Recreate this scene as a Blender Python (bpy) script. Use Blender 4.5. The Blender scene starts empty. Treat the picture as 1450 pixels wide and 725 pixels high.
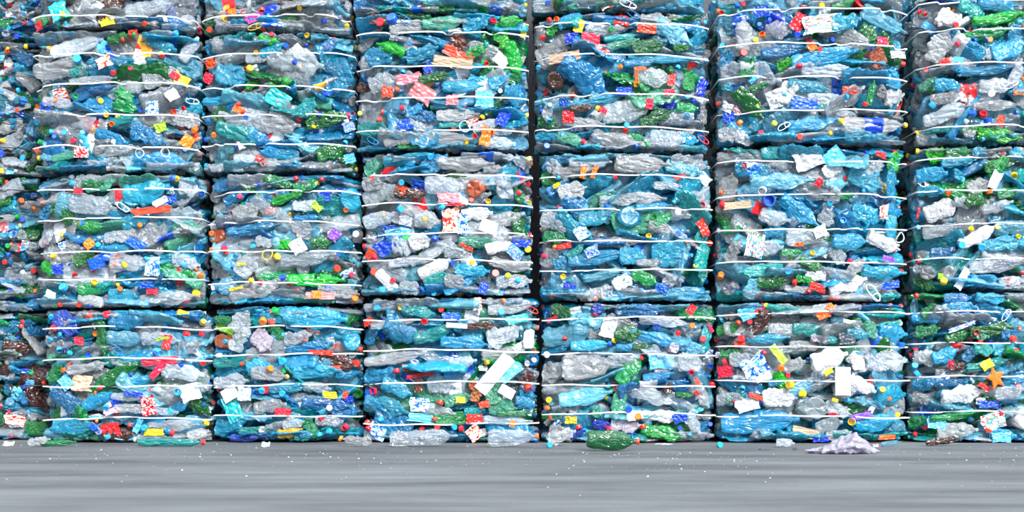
import bpy, math, random
import numpy as np
from mathutils import Vector, Matrix, noise, Euler

PI = math.pi
R = math.radians
scene = bpy.context.scene
COL = scene.collection
S = 235.0            # pixels per metre on the stack's face
DIST = 8.0           # camera to the stack's face
HORIZON, CX = 510.0, 725.0
CAMZ = 0.498

def px2x(px, y=0.0): return (px - CX) / S * (DIST + y) / DIST
def px2z(py, y=0.0): return CAMZ + (HORIZON - py) / S * (DIST + y) / DIST

# ------------------------------------------------------------------ materials
def lin(c):
    return tuple((v / 12.92 if v <= 0.04045 else ((v + 0.055) / 1.055) ** 2.4) for v in c)

def rgb(r, g, b): return lin((r / 255, g / 255, b / 255))

def nn(nt, typ, **kw):
    n = nt.nodes.new(typ)
    for k, v in kw.items():
        if k in n.inputs: n.inputs[k].default_value = v
        else: setattr(n, k, v)
    return n

def new_mat(name):
    m = bpy.data.materials.new(name); m.use_nodes = True
    nt = m.node_tree; nt.nodes.clear()
    return m, nt, nt.nodes.new('ShaderNodeOutputMaterial')

def wrinkle(nt, scale=45.0, strength=0.6, dist=0.004):
    tc = nt.nodes.new('ShaderNodeTexCoord')
    oi = nt.nodes.new('ShaderNodeObjectInfo')
    ad = nt.nodes.new('ShaderNodeVectorMath'); ad.operation = 'ADD'
    sc = nt.nodes.new('ShaderNodeVectorMath'); sc.operation = 'SCALE'; sc.inputs[3].default_value = 7.0
    cb = nt.nodes.new('ShaderNodeCombineXYZ')
    for i in range(3): nt.links.new(oi.outputs['Random'], cb.inputs[i])
    nt.links.new(cb.outputs[0], sc.inputs[0])
    nt.links.new(tc.outputs['Object'], ad.inputs[0]); nt.links.new(sc.outputs[0], ad.inputs[1])
    mp = nn(nt, 'ShaderNodeMapping'); mp.inputs['Scale'].default_value = (0.55, 1, 1); nt.links.new(ad.outputs[0], mp.inputs[0])
    hs = []
    for k, (f, amp, top) in enumerate(((1.0, 1.0, 0.10), (2.2, 0.55, 0.08))):
        n = nn(nt, 'ShaderNodeTexNoise', Scale=scale * f, Detail=1.0, Distortion=0.6); nt.links.new(mp.outputs[0], n.inputs['Vector'])
        a = nt.nodes.new('ShaderNodeMath'); a.operation = 'SUBTRACT'; a.inputs[1].default_value = 0.5; nt.links.new(n.outputs['Fac'], a.inputs[0])
        b_ = nt.nodes.new('ShaderNodeMath'); b_.operation = 'ABSOLUTE'; nt.links.new(a.outputs[0], b_.inputs[0])
        t_ = nt.nodes.new('ShaderNodeMath'); t_.operation = 'SMOOTH_MIN'; t_.inputs[1].default_value = top; t_.inputs[2].default_value = 0.06; nt.links.new(b_.outputs[0], t_.inputs[0])
        c_ = nt.nodes.new('ShaderNodeMath'); c_.operation = 'MULTIPLY'; c_.inputs[1].default_value = amp; nt.links.new(t_.outputs[0], c_.inputs[0])
        hs.append(c_)
    mx = hs[0]
    for h_ in hs[1:]:
        q = nt.nodes.new('ShaderNodeMath'); q.operation = 'ADD'
        nt.links.new(mx.outputs[0], q.inputs[0]); nt.links.new(h_.outputs[0], q.inputs[1]); mx = q
    b = nn(nt, 'ShaderNodeBump', Strength=strength, Distance=dist)
    nt.links.new(mx.outputs[0], b.inputs['Height'])
    return b, oi, ad

def vary(nt, oi, col, hue=0.016, val=0.3):
    hs = nt.nodes.new('ShaderNodeHueSaturation'); hs.inputs['Color'].default_value = (*col, 1)
    mr = nn(nt, 'ShaderNodeMapRange'); mr.inputs[3].default_value = 0.5 - hue; mr.inputs[4].default_value = 0.5 + hue
    nt.links.new(oi.outputs['Random'], mr.inputs[0]); nt.links.new(mr.outputs[0], hs.inputs['Hue'])
    w = nt.nodes.new('ShaderNodeMath'); w.operation = 'MULTIPLY'; w.inputs[1].default_value = 7.31
    nt.links.new(oi.outputs['Random'], w.inputs[0])
    f = nt.nodes.new('ShaderNodeMath'); f.operation = 'FRACT'; nt.links.new(w.outputs[0], f.inputs[0])
    mr2 = nn(nt, 'ShaderNodeMapRange'); mr2.inputs[3].default_value = 1 - val; mr2.inputs[4].default_value = 1 + val * 0.6
    nt.links.new(f.outputs[0], mr2.inputs[0]); nt.links.new(mr2.outputs[0], hs.inputs['Value'])
    return hs.outputs[0]

def pet(name, body, tint, clear=0.45, rough=0.06, strength=1.0):
    """thin crumpled bottle plastic: a clear tinted part, a hazy part, and a gloss over both"""
    m, nt, out = new_mat(name); L = nt.links.new
    b, oi, _ = wrinkle(nt, 22, strength, 0.03)
    c = vary(nt, oi, body)
    df = nt.nodes.new('ShaderNodeBsdfDiffuse'); L(c, df.inputs[0]); L(b.outputs[0], df.inputs['Normal'])
    tl = nt.nodes.new('ShaderNodeBsdfTranslucent'); L(c, tl.inputs[0]); L(b.outputs[0], tl.inputs['Normal'])
    mh = nn(nt, 'ShaderNodeMixShader'); mh.inputs[0].default_value = 0.35; L(df.outputs[0], mh.inputs[1]); L(tl.outputs[0], mh.inputs[2])
    tr = nt.nodes.new('ShaderNodeBsdfTransparent'); tr.inputs[0].default_value = (*tint, 1)
    mc = nn(nt, 'ShaderNodeMixShader'); mc.inputs[0].default_value = clear; L(mh.outputs[0], mc.inputs[1]); L(tr.outputs[0], mc.inputs[2])
    gl = nn(nt, 'ShaderNodeBsdfGlossy'); gl.inputs['Roughness'].default_value = rough; gl.inputs[0].default_value = (1, 1, 1, 1); L(b.outputs[0], gl.inputs['Normal'])
    fr = nn(nt, 'ShaderNodeFresnel', IOR=1.62); L(b.outputs[0], fr.inputs['Normal'])
    mg = nt.nodes.new('ShaderNodeMixShader'); L(fr.outputs[0], mg.inputs[0]); L(mc.outputs[0], mg.inputs[1]); L(gl.outputs[0], mg.inputs[2])
    L(mg.outputs[0], out.inputs[0])
    return m

PET = {
    'cl': pet('clear_plastic', rgb(226, 240, 250), (0.93, 0.97, 0.99), 0.68),
    'gy': pet('greyish_plastic', rgb(204, 210, 214), (0.86, 0.88, 0.89), 0.6),
    'pb': pet('pale_blue_plastic', rgb(120, 208, 238), (0.5, 0.86, 0.96), 0.52),
    'sk': pet('sky_blue_plastic', rgb(40, 182, 228), (0.2, 0.77, 0.93), 0.45),
    'bl': pet('blue_plastic', rgb(4, 138, 196), (0.04, 0.58, 0.82), 0.4),
    'db': pet('deep_blue_plastic', rgb(14, 70, 200), (0.05, 0.24, 0.76), 0.3),
    'tl': pet('teal_plastic', rgb(8, 174, 176), (0.06, 0.72, 0.72), 0.36),
    'pg': pet('pale_green_plastic', rgb(92, 194, 160), (0.36, 0.78, 0.62), 0.5),
    'gr': pet('green_plastic', rgb(0, 152, 80), (0.02, 0.6, 0.26), 0.26),
    'bg': pet('bright_green_plastic', rgb(2, 184, 44), (0.02, 0.7, 0.12), 0.24),
    'dg': pet('dark_green_plastic', rgb(0, 112, 50), (0.01, 0.42, 0.15), 0.2),
    'br': pet('brown_plastic', rgb(78, 38, 30), (0.2, 0.08, 0.05), 0.22),
    'am': pet('amber_plastic', rgb(244, 184, 30), (0.85, 0.55, 0.05), 0.2),
    'wh': pet('milky_plastic', rgb(238, 242, 246), (0.93, 0.95, 0.97), 0.2, 0.2),
    'li': pet('lilac_plastic', rgb(214, 204, 222), (0.85, 0.8, 0.88), 0.25, 0.25),
    'or': pet('orange_tinted_plastic', rgb(224, 128, 76), (0.8, 0.45, 0.25), 0.4),
}

def solid(name, col, rough=0.35, bump=0.0, scale=40, hue=0.012, val=0.2, spec=0.5):
    m, nt, out = new_mat(name)
    p = nt.nodes.new('ShaderNodeBsdfPrincipled'); p.inputs['Roughness'].default_value = rough
    p.inputs['Specular IOR Level'].default_value = spec
    b, oi, _ = wrinkle(nt, scale, bump if bump else 0.02)
    nt.links.new(vary(nt, oi, col, hue, val), p.inputs['Base Color'])
    if bump: nt.links.new(b.outputs[0], p.inputs['Normal'])
    nt.links.new(p.outputs[0], out.inputs[0])
    return m

def printed(name, base, inks, rough=0.3):
    """printed film: patches and thin bars of ink on a plain sheet"""
    m, nt, out = new_mat(name); L = nt.links.new
    p = nt.nodes.new('ShaderNodeBsdfPrincipled'); p.inputs['Roughness'].default_value = rough
    b, oi, ad = wrinkle(nt, 3.0, 0.5)
    cur = None
    for i, (ink, sc, lo) in enumerate(inks):
        mp = nn(nt, 'ShaderNodeMapping'); mp.inputs['Scale'].default_value = tuple(1.7 * q for q in sc)
        mp.inputs['Location'].default_value = (i * 3.1, i * 1.7, i * 0.9); L(ad.outputs[0], mp.inputs[0])
        v = nn(nt, 'ShaderNodeTexVoronoi', feature='F1', distance='CHEBYCHEV', Scale=1.0); L(mp.outputs[0], v.inputs['Vector'])
        sp = nt.nodes.new('ShaderNodeSeparateColor'); L(v.outputs['Color'], sp.inputs[0])
        gt = nt.nodes.new('ShaderNodeMath'); gt.operation = 'GREATER_THAN'; gt.inputs[1].default_value = lo; L(sp.outputs[0], gt.inputs[0])
        mx = nn(nt, 'ShaderNodeMix', data_type='RGBA'); L(gt.outputs[0], mx.inputs[0])
        if cur is None: mx.inputs[6].default_value = (*base, 1)
        else: L(cur, mx.inputs[6])
        mx.inputs[7].default_value = (*ink, 1); cur = mx.outputs[2]
    L(cur, p.inputs['Base Color']); L(b.outputs[0], p.inputs['Normal']); L(p.outputs[0], out.inputs[0])
    return m

RED, BLUE, WHITE = rgb(214, 34, 40), rgb(24, 82, 190), rgb(232, 236, 240)
FILM = {
    'wh': solid('white_film', rgb(202, 208, 216), 0.35, 0.4, 6), 'rd': solid('red_film', rgb(214, 38, 44), 0.28, 0.4, 6),
    'db': solid('deep_blue_film', rgb(16, 72, 186), 0.28, 0.4, 6), 'sk': solid('sky_blue_film', rgb(84, 178, 222), 0.28, 0.4, 6),
    'or': solid('orange_film', rgb(240, 104, 30), 0.3, 0.4, 6), 'ye': solid('yellow_film', rgb(240, 206, 40), 0.3, 0.4, 6),
    'pk': solid('pink_film', rgb(226, 128, 136), 0.3, 0.4, 6), 'mg': solid('magenta_film', rgb(204, 50, 146), 0.3, 0.4, 6),
    'tn': solid('tan_paper', rgb(196, 168, 140), 0.7, 0.3, 5), 'lm': solid('lime_film', rgb(150, 210, 50), 0.3, 0.4, 6),
    'br': solid('brown_film', rgb(80, 40, 32), 0.3, 0.4, 6), 'tl': solid('teal_film', rgb(34, 176, 178), 0.28, 0.4, 6),
    'pu': solid('purple_film', rgb(112, 62, 176), 0.3, 0.4, 6), 'li': solid('lilac_film', rgb(196, 180, 214), 0.35, 0.4, 6),
    'gy': solid('grey_film', rgb(176, 180, 182), 0.3, 0.4, 6), 'bk': solid('charcoal_film', rgb(60, 70, 80), 0.35, 0.3, 6),
    'wr': printed('white_red_print', WHITE, [(RED, (3, 3, 6), 0.62), (rgb(240, 170, 60), (7, 4, 9), 0.86)]),
    'wb': printed('white_blue_print', WHITE, [(BLUE, (3, 3, 5), 0.6), (rgb(90, 190, 230), (6, 4, 8), 0.75)]),
    'rw': printed('red_white_print', RED, [(WHITE, (4, 4, 9), 0.72), (rgb(120, 10, 20), (3, 2, 3), 0.85)]),
    'bw': printed('blue_white_print', BLUE, [(WHITE, (14, 6, 60), 0.80), (rgb(120, 200, 240), (4, 3, 5), 0.82)]),
    'wx': printed('white_mixed_print', WHITE, [(rgb(60, 150, 210), (5, 3, 8), 0.7), (RED, (7, 4, 9), 0.84), (rgb(70, 170, 90), (6, 5, 9), 0.88)]),
}
CAP = {k: solid(k2 + '_cap_plastic', c, 0.32, 0, 40, 0.01, 0.15) for k, k2, c in (
    ('rd', 'red', rgb(222, 40, 44)), ('bl', 'blue', rgb(20, 84, 200)), ('lb', 'light_blue', rgb(40, 160, 222)),
    ('ye', 'yellow', rgb(244, 200, 36)), ('or', 'orange', rgb(242, 112, 36)), ('gr', 'green', rgb(20, 150, 76)),
    ('wh', 'white', rgb(226, 230, 236)), ('tl', 'teal', rgb(30, 176, 190)), ('dk', 'charcoal', rgb(40, 40, 46)))}
M_STRAP = solid('white_strap_plastic', rgb(236, 238, 240), 0.3, 0.0)
M_WIRE = solid('dark_wire', rgb(30, 30, 34), 0.4)
M_HANDLE = {k: solid(n, c, 0.3) for k, n, c in (('wh', 'white_handle_plastic', rgb(226, 226, 240)), ('bl', 'blue_handle_plastic', rgb(40, 130, 210)), ('rd', 'red_ring_plastic', rgb(226, 60, 56)), ('ye', 'yellow_handle_plastic', rgb(240, 200, 40)), ('li', 'lilac_handle_plastic', rgb(176, 156, 220)))}

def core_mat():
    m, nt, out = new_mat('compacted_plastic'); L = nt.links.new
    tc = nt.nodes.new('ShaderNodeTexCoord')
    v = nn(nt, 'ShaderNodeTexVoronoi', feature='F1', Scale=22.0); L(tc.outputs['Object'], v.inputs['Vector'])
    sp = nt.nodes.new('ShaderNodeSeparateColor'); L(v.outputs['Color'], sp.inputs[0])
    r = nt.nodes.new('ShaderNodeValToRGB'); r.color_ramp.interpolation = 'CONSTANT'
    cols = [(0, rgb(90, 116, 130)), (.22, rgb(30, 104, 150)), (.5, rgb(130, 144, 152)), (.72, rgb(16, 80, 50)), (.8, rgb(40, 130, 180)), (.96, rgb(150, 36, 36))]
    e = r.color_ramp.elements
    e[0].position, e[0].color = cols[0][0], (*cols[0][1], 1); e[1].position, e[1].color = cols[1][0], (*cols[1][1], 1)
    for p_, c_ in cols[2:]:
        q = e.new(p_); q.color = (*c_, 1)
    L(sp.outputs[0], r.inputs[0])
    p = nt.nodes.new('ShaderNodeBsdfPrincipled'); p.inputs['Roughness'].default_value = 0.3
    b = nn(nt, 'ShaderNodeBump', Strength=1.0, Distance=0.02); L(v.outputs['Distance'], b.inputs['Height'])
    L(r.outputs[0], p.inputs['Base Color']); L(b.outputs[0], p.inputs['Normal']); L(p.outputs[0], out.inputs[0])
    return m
M_CORE = core_mat()

# ------------------------------------------------------------------ mesh building
def make_mesh(name, verts, faces, mat=None, smooth=True, sharp=40):
    me = bpy.data.meshes.new(name); me.from_pydata(verts, [], faces)
    if mat: me.materials.append(mat)
    me.polygons.foreach_set('use_smooth', [smooth] * len(me.polygons))
    me.update()
    if smooth and sharp:
        me.set_sharp_from_angle(angle=R(sharp))
    return me

def smoothstep(a, b, x):
    t = min(1, max(0, (x - a) / (b - a))); return t * t * (3 - 2 * t)

class Bottle:
    """a crushed bottle: axis along X (base at -X, mouth at +X), width along Z, thickness along Y"""
    def __init__(self, key, seed, L, Rb, style, flat, crump, bend=0.0, nseg=40, nlen=58):
        self.key, self.seed, self.L, self.Rb, self.style, self.flat, self.crump, self.bend = key, seed, L, Rb, style, flat, crump, bend
        self.rn = 0.0135
        rnd = random.Random(seed)
        self.off = Vector((rnd.uniform(0, 50), rnd.uniform(0, 50), rnd.uniform(0, 50)))
        self.ph = [rnd.uniform(0, 6.28) for _ in range(6)]
        rows = [(-0.0, 0.0, 0.06, 1), (0.0, 0.0, 0.3, 1)]
        ts = [0.0]
        verts, faces = [], []
        prof = self.profile(nlen)
        for (x, r, petal) in prof:
            for k in range(nseg):
                a = 2 * PI * k / nseg
                verts.append(self.point(x, r, a, petal))
        n = len(prof)
        for i in range(n - 1):
            for k in range(nseg):
                a, b = i * nseg + k, i * nseg + (k + 1) % nseg
                faces.append((a, b, b + nseg, a + nseg))
        c = len(verts); verts.append(self.point(0.016, 0.0005, 0, 0)); 
        for k in range(nseg): faces.append((c, (k + 1) % nseg, k))
        self.mesh = make_mesh('crushed_bottle_' + key, verts, faces, PET['cl'])
        self.pts = [Vector(v) for v in verts[::9]]
        zs = [v[2] for v in verts]; xs = [v[0] for v in verts]; ys = [v[1] for v in verts]
        self.W = max(zs) - min(zs); self.len = max(xs) - min(xs); self.T = max(ys) - min(ys)
        # neck frame for the cap
        p0 = Vector(self.point(self.L - 0.03, 0, 0, 0)); p1 = Vector(self.point(self.L, 0, 0, 0))
        d = (p1 - p0).normalized()
        self.cap_mat = Matrix.Translation(p1 - d * 0.016) @ d.to_track_quat('X', 'Z').to_matrix().to_4x4()
        # label band
        lv, lf = [], []
        t0, t1 = (0.34, 0.62)
        m = 12
        for i in range(m + 1):
            x = self.L * (t0 + (t1 - t0) * i / m)
            for k in range(nseg):
                lv.append(self.point(x, self.radius(x / self.L) + 0.0022, 2 * PI * k / nseg, 0))
        for i in range(m):
            for k in range(nseg):
                a, b = i * nseg + k, i * nseg + (k + 1) % nseg
                lf.append((a, b, b + nseg, a + nseg))
        self.label = make_mesh('bottle_label_' + key, lv, lf, FILM['wh'])

    def radius(self, t):
        Rb, st = self.Rb, self.style
        r = Rb
        if st == 'water':
            r = Rb * (1 - 0.045 * (0.5 + 0.5 * math.cos(t * 2 * PI * 13)) * smoothstep(0.04, 0.1, t) * (1 - smoothstep(0.68, 0.74, t)))
            r *= 1 - 0.10 * math.exp(-((t - 0.36) / 0.06) ** 2)
        elif st == 'soda':
            r = Rb * (1 - 0.06 * math.exp(-((t - 0.28) / 0.08) ** 2))
        elif st == 'jug':
            r = Rb * (1 - 0.05 * (1 if int(t * 22) % 3 == 0 else 0) * (1 if 0.1 < t < 0.7 else 0))
        sh0 = {'water': 0.66, 'soda': 0.60, 'jug': 0.7, 'slim': 0.62}.get(st, 0.64)
        if t > sh0:
            u = min(1, (t - sh0) / (0.905 - sh0))
            r = r * (1 - u ** 1.9) + self.rn * u ** 1.9 if u < 1 else self.rn
        if 0.915 < t < 0.925: r = self.rn + 0.0035
        return max(r, self.rn)

    def profile(self, nlen):
        L, Rb = self.L, self.Rb
        pr = [(0.014, 0.12 * Rb, 0.2), (0.009, 0.35 * Rb, 0.6), (0.003, 0.6 * Rb, 1.0), (0.002, 0.8 * Rb, 0.8), (0.010, 0.94 * Rb, 0.35), (0.022, 0.99 * Rb, 0.1)]
        t0 = 0.026 / L + 0.03
        body = [t0 + (1 - t0) * i / nlen for i in range(nlen + 1)] + [0.913, 0.917, 0.921, 0.927]
        pr += [(t * L, self.radius(t), 0) for t in sorted(body)]
        return pr

    def point(self, x, r, a, petal):
        L, t = self.L, x / self.L
        wneck = 1 - smoothstep(0.80, 0.93, t)
        if petal and self.style == 'soda':
            x = x + petal * 0.012 * (0.5 + 0.5 * math.cos(5 * a))
        y, z = r * math.cos(a), r * math.sin(a)
        f = self.flat + 0.10 * math.sin(t * 7 + self.ph[0]) + 0.22 * (1 - smoothstep(0.0, 0.16, t)) 
        f = 1 - (1 - min(1, f)) * wneck
        y *= f; z *= 1 + 0.5 * (1 - f)
        p = Vector((x - L / 2, y, z))
        q = p + self.off
        w = self.crump * wneck * (0.35 + 0.65 * smoothstep(0.0, 0.1, t))
        if w > 0:
            p = p + Vector(noise.noise_vector(q * 8.0)) * 0.013 * w
            q2 = q + Vector(noise.noise_vector(q * 14.0)) * 0.02
            rad = Vector((0, y, z)); rad = rad.normalized() if rad.length > 1e-6 else Vector((0, 1, 0))
            h = abs(noise.noise(Vector((q2.x * 9, q2.y * 17, q2.z * 17)))) + 0.5 * abs(noise.noise(Vector((q2.x * 24, q2.y * 40, q2.z * 40))))
            p = p + rad * (h - 0.30) * 0.034 * w
        b = self.bend * (p.x / L + 0.5) * 0.8
        tw = self.bend * 0.8 * (p.x / L)
        y1, z1 = p.y * math.cos(tw) - p.z * math.sin(tw), p.y * math.sin(tw) + p.z * math.cos(tw)
        p = Vector((p.x, y1, z1))
        xx = p.x + L / 2
        p = Vector((xx * math.cos(b * 0.5) - L / 2, p.y, p.z + xx * math.sin(b * 0.5) - L / 4 * math.sin(self.bend * 0.2)))
        return (p.x, p.y, p.z)

BOTTLES = {}
def B(key, *a, **k): BOTTLES[key] = Bottle(key, *a, **k)
B('water_a', 11, 0.31, 0.042, 'water', 0.34, 0.65, 0.2)
B('water_b', 12, 0.31, 0.044, 'water', 0.42, 0.9, -0.25)
B('water_c', 13, 0.24, 0.034, 'water', 0.38, 0.6, 0.1)
B('soda_a', 21, 0.32, 0.050, 'soda', 0.36, 0.65, 0.12)
B('soda_b', 22, 0.32, 0.050, 'soda', 0.30, 1.0, -0.2)
B('soda_c', 23, 0.29, 0.046, 'soda', 0.48, 0.75, 0.2)
B('soda_d', 24, 0.33, 0.052, 'soda', 0.55, 0.45, 0.0)
B('whole_a', 25, 0.33, 0.052, 'soda', 0.74, 0.2, 0.0)
B('slim_a', 31, 0.25, 0.032, 'slim', 0.40, 0.75, 0.3)
B('slim_b', 32, 0.27, 0.034, 'slim', 0.50, 0.6, -0.1)
B('jug_a', 41, 0.34, 0.068, 'jug', 0.34, 0.8, 0.12)
B('jug_b', 42, 0.33, 0.072, 'jug', 0.28, 1.2, -0.2)
B('crumpled_a', 51, 0.26, 0.046, 'soda', 0.42, 1.5, 0.4)
B('crumpled_b', 52, 0.28, 0.044, 'water', 0.36, 1.6, -0.4)
B('round_a', 61, 0.26, 0.046, 'soda', 0.80, 0.4, 0.0)
B('round_b', 62, 0.27, 0.045, 'water', 0.75, 0.45, 0.1)
B('round_c', 63, 0.25, 0.044, 'soda', 0.65, 0.8, 0.1)
FLATS = [k for k in BOTTLES if not k.startswith(('round', 'whole'))]
ROUNDS = [k for k in BOTTLES if k.startswith('round')]

def cap_mesh(r=0.0165, h=0.019):
    n = 48; verts, faces = [], []
    rings = [(0, r * 0.98, 0), (0.003, r, 0), (0.0045, r, 1), (h - 0.003, r, 1), (h - 0.0015, r * 0.99, 0), (h, r * 0.9, 0), (h, r * 0.55, 0), (h - 0.0006, r * 0.5, 0), (h - 0.0006, r * 0.05, 0)]
    for x, rr, kn in rings:
        for k in range(n):
            a = 2 * PI * k / n
            q = rr * (1 + (0.035 if k % 2 else -0.02) * kn)
            verts.append((x, q * math.cos(a), q * math.sin(a)))
    for i in range(len(rings) - 1):
        for k in range(n):
            a, b = i * n + k, i * n + (k + 1) % n
            faces.append((a, b, b + n, a + n))
    c = len(verts); verts.append((h - 0.0006, 0, 0))
    o = (len(rings) - 1) * n
    for k in range(n): faces.append((o + k, o + (k + 1) % n, c))
    # hollow underside
    i0 = len(verts)
    for x, rr in ((0, r * 0.88), (h * 0.8, r * 0.86)):
        for k in range(n):
            a = 2 * PI * k / n; verts.append((x, rr * math.cos(a), rr * math.sin(a)))
    for k in range(n):
        faces.append((k, i0 + k, i0 + (k + 1) % n, (k + 1) % n))
        faces.append((i0 + k, i0 + n + k, i0 + n + (k + 1) % n, i0 + (k + 1) % n))
    faces.append(tuple(i0 + n + k for k in range(n)))
    return make_mesh('bottle_cap', verts, faces, CAP['rd'], True, 35)
CAP_MESH = cap_mesh()

def film_mesh(seed, nx=26, nz=18, amp=0.16, ragged=0.12, fold=1.0):
    """crumpled sheet about 1 x 1 in XZ, folded along Y"""
    rnd = random.Random(seed); off = Vector((rnd.uniform(0, 90), rnd.uniform(0, 90), rnd.uniform(0, 90)))
    verts, faces = [], []
    for j in range(nz + 1):
        for i in range(nx + 1):
            u, v = i / nx - 0.5, j / nz - 0.5
            p = Vector((u, 0, v))
            nv = noise.noise_vector(p * 2.2 + off)
            d, _ = noise.voronoi((p + nv * 0.15) * 4.5 + off)
            d2, _ = noise.voronoi((p + nv * 0.1) * 10 + off)
            y = (d[0] - 0.35) * amp * 2 * fold + (d2[0] - 0.3) * amp * 0.6 + nv.y * amp
            verts.append((u + nv.x * ragged, y, v + nv.z * ragged))
    for j in range(nz):
        for i in range(nx):
            a = j * (nx + 1) + i; faces.append((a, a + 1, a + nx + 2, a + nx + 1))
    return make_mesh('film_scrap', verts, faces, FILM['wh'], True, 45)
FILMS = [film_mesh(100 + i, amp=0.13 + 0.03 * (i % 3), ragged=0.10 + 0.05 * (i % 2)) for i in range(7)]
CARD = [film_mesh(300 + i, 12, 12, 0.035, 0.02, 0.5) for i in range(2)]

def handle_mesh(kind):
    """a carrying loop: a flat band bent to an oval with a collar ring at one end"""
    verts, faces = [], []
    n, w, th = 40, 0.004, 0.0025
    def loop(cx, a_, b_, y0):
        base = len(verts)
        for k in range(n):
            a = 2 * PI * k / n
            c, s = math.cos(a), math.sin(a)
            for dr, dy in ((-w / 2, -th), (w / 2, -th), (w / 2, th), (-w / 2, th)):
                verts.append((cx + (a_ + dr) * c, y0 + dy + 0.006 * math.sin(2 * a), (b_ + dr) * s))
        for k in range(n):
            o, p = base + 4 * k, base + 4 * ((k + 1) % n)
            for m in range(4): faces.append((o + m, o + (m + 1) % 4, p + (m + 1) % 4, p + m))
    if kind == 0: loop(0, 0.05, 0.018, 0); loop(0.03, 0.019, 0.019, 0.004)
    else: loop(0, 0.028, 0.026, 0)
    return make_mesh('carry_handle', verts, faces, M_HANDLE['wh'], True, 50)
HANDLES = [handle_mesh(0), handle_mesh(1)]

def star_mesh():
    pts = []
    for k in range(10):
        a = PI / 2 + k * PI / 5; r = 0.5 if k % 2 == 0 else 0.24
        pts.append((r * math.cos(a), r * math.sin(a)))
    verts, faces = [], []
    for s, y in ((0.85, -0.07), (1, -0.03), (1, 0.03), (0.85, 0.07)):
        for (x, z) in pts:
            nv = noise.noise_vector(Vector((x * 4, 3, z * 4)))
            verts.append((x * s + nv.x * 0.04, y + nv.y * 0.06, z * s + nv.z * 0.04))
    for i in range(3):
        for k in range(10):
            a, b = i * 10 + k, i * 10 + (k + 1) % 10
            faces.append((a, b, b + 10, a + 10))
    for base, flip in ((0, 0), (30, 1)):
        c = len(verts); verts.append((0, -0.1 if not flip else 0.1, 0))
        for k in range(10):
            f = (base + k, base + (k + 1) % 10, c); faces.append(f if flip else f[::-1])
    return make_mesh('star_scrap', verts, faces, FILM['or'], False, 0)
STAR = star_mesh()

def block_mesh(seed):
    """the bale's compacted inside: a crumpled block, unit size X -0.5..0.5, Y 0..1, Z 0..1"""
    n = 14; verts, faces, idx = [], [], {}
    def vid(p):
        k = tuple(round(c, 4) for c in p)
        if k not in idx:
            q = Vector(p) * 6 + Vector((seed * 7.0, 0, 0))
            d = noise.noise_vector(q) * 0.035
            idx[k] = len(verts)
            c = Vector(p) - Vector((0, 0.5, 0.5))
            s = 0.93
            verts.append((c.x * s + d.x, 0.5 + c.y * s + d.y, 0.5 + c.z * s + d.z))
        return idx[k]
    for ax in range(3):
        for side in (0, 1):
            for i in range(n):
                for j in range(n):
                    quad = []
                    for (a, b) in ((i, j), (i + 1, j), (i + 1, j + 1), (i, j + 1)):
                        c = [0, 0, 0]; c[ax] = side; c[(ax + 1) % 3] = a / n; c[(ax + 2) % 3] = b / n
                        c[0] -= 0.5; quad.append(vid(c))
                    faces.append(tuple(quad if side else quad[::-1]))
    return make_mesh('compressed_core', verts, faces, M_CORE, True, 0)
BLOCKS = [block_mesh(i) for i in range(3)]

# small coarse bottles for what lies packed behind the front layer
COARSE = [Bottle('coarse_%d' % i, 500 + i, 0.27, 0.042 + 0.004 * (i % 3), ('water', 'soda', 'slim')[i % 3], 0.36 + 0.06 * (i % 3), 1.3, 0.2, 10, 12) for i in range(6)]
PACK_KEYS = ['cl', 'gy', 'pb', 'sk', 'bl', 'tl', 'gr', 'dg']
def pack_mesh(seed, W, H):
    """bottles pressed behind the front layer and round both flanks, nobody could count them"""
    rnd = random.Random(seed); V, F, MI = [], [], []
    def put(x, y, z, yaw, sc):
        b = COARSE[rnd.randrange(len(COARSE))]
        M = Matrix.Rotation(yaw + rnd.uniform(-.3, .3), 3, 'Z') @ Matrix.Rotation(rnd.gauss(0, 0.35), 3, 'Y') @ Matrix.Rotation(rnd.uniform(-.8, .8), 3, 'X')
        pts = [M @ (v.co * sc) for v in b.mesh.vertices]
        lo = [min(p[i] for p in pts) for i in range(3)]; hi = [max(p[i] for p in pts) for i in range(3)]
        x = min(max(x, -W / 2 + 0.004 - lo[0]), W / 2 - 0.004 - hi[0]); z = min(max(z, 0.004 - lo[2]), H - 0.004 - hi[2])
        o = len(V); V.extend((p.x + x, p.y + y, p.z + z) for p in pts)
        mi = rnd.choices(range(8), (.24, .16, .2, .15, .12, .05, .04, .04))[0]
        for f in b.mesh.polygons: F.append(tuple(o + i for i in f.vertices)); MI.append(mi)
    for k in range(110):
        u, v = rnd.uniform(-1, 1), rnd.uniform(-1, 1)
        put(u * W / 2, 0.10 + 0.07 * abs(u) ** 3 + 0.04 * abs(v) ** 3 + rnd.uniform(0, .05), H / 2 + v * H / 2, 0, 1)
    for k in range(60):
        s = rnd.choice((-1, 1))
        put(s * W / 2, rnd.uniform(0.2, 0.9), rnd.uniform(0, H), PI / 2, 0.95)
    me = make_mesh('packed_plastic', V, F, None, True, 50)
    for k in PACK_KEYS: me.materials.append(PET[k])
    me.polygons.foreach_set('material_index', MI); me.update()
    return me
PW, PH = 1.0, 0.84
PACKS = [pack_mesh(700 + i, PW, PH) for i in range(4)]

# ------------------------------------------------------------------ objects
def tag(o, label=None, cat=None, group=None, kind=None):
    if label: o['label'] = label
    if cat: o['category'] = cat
    if group: o['group'] = group
    if kind: o['kind'] = kind
    return o

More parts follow.
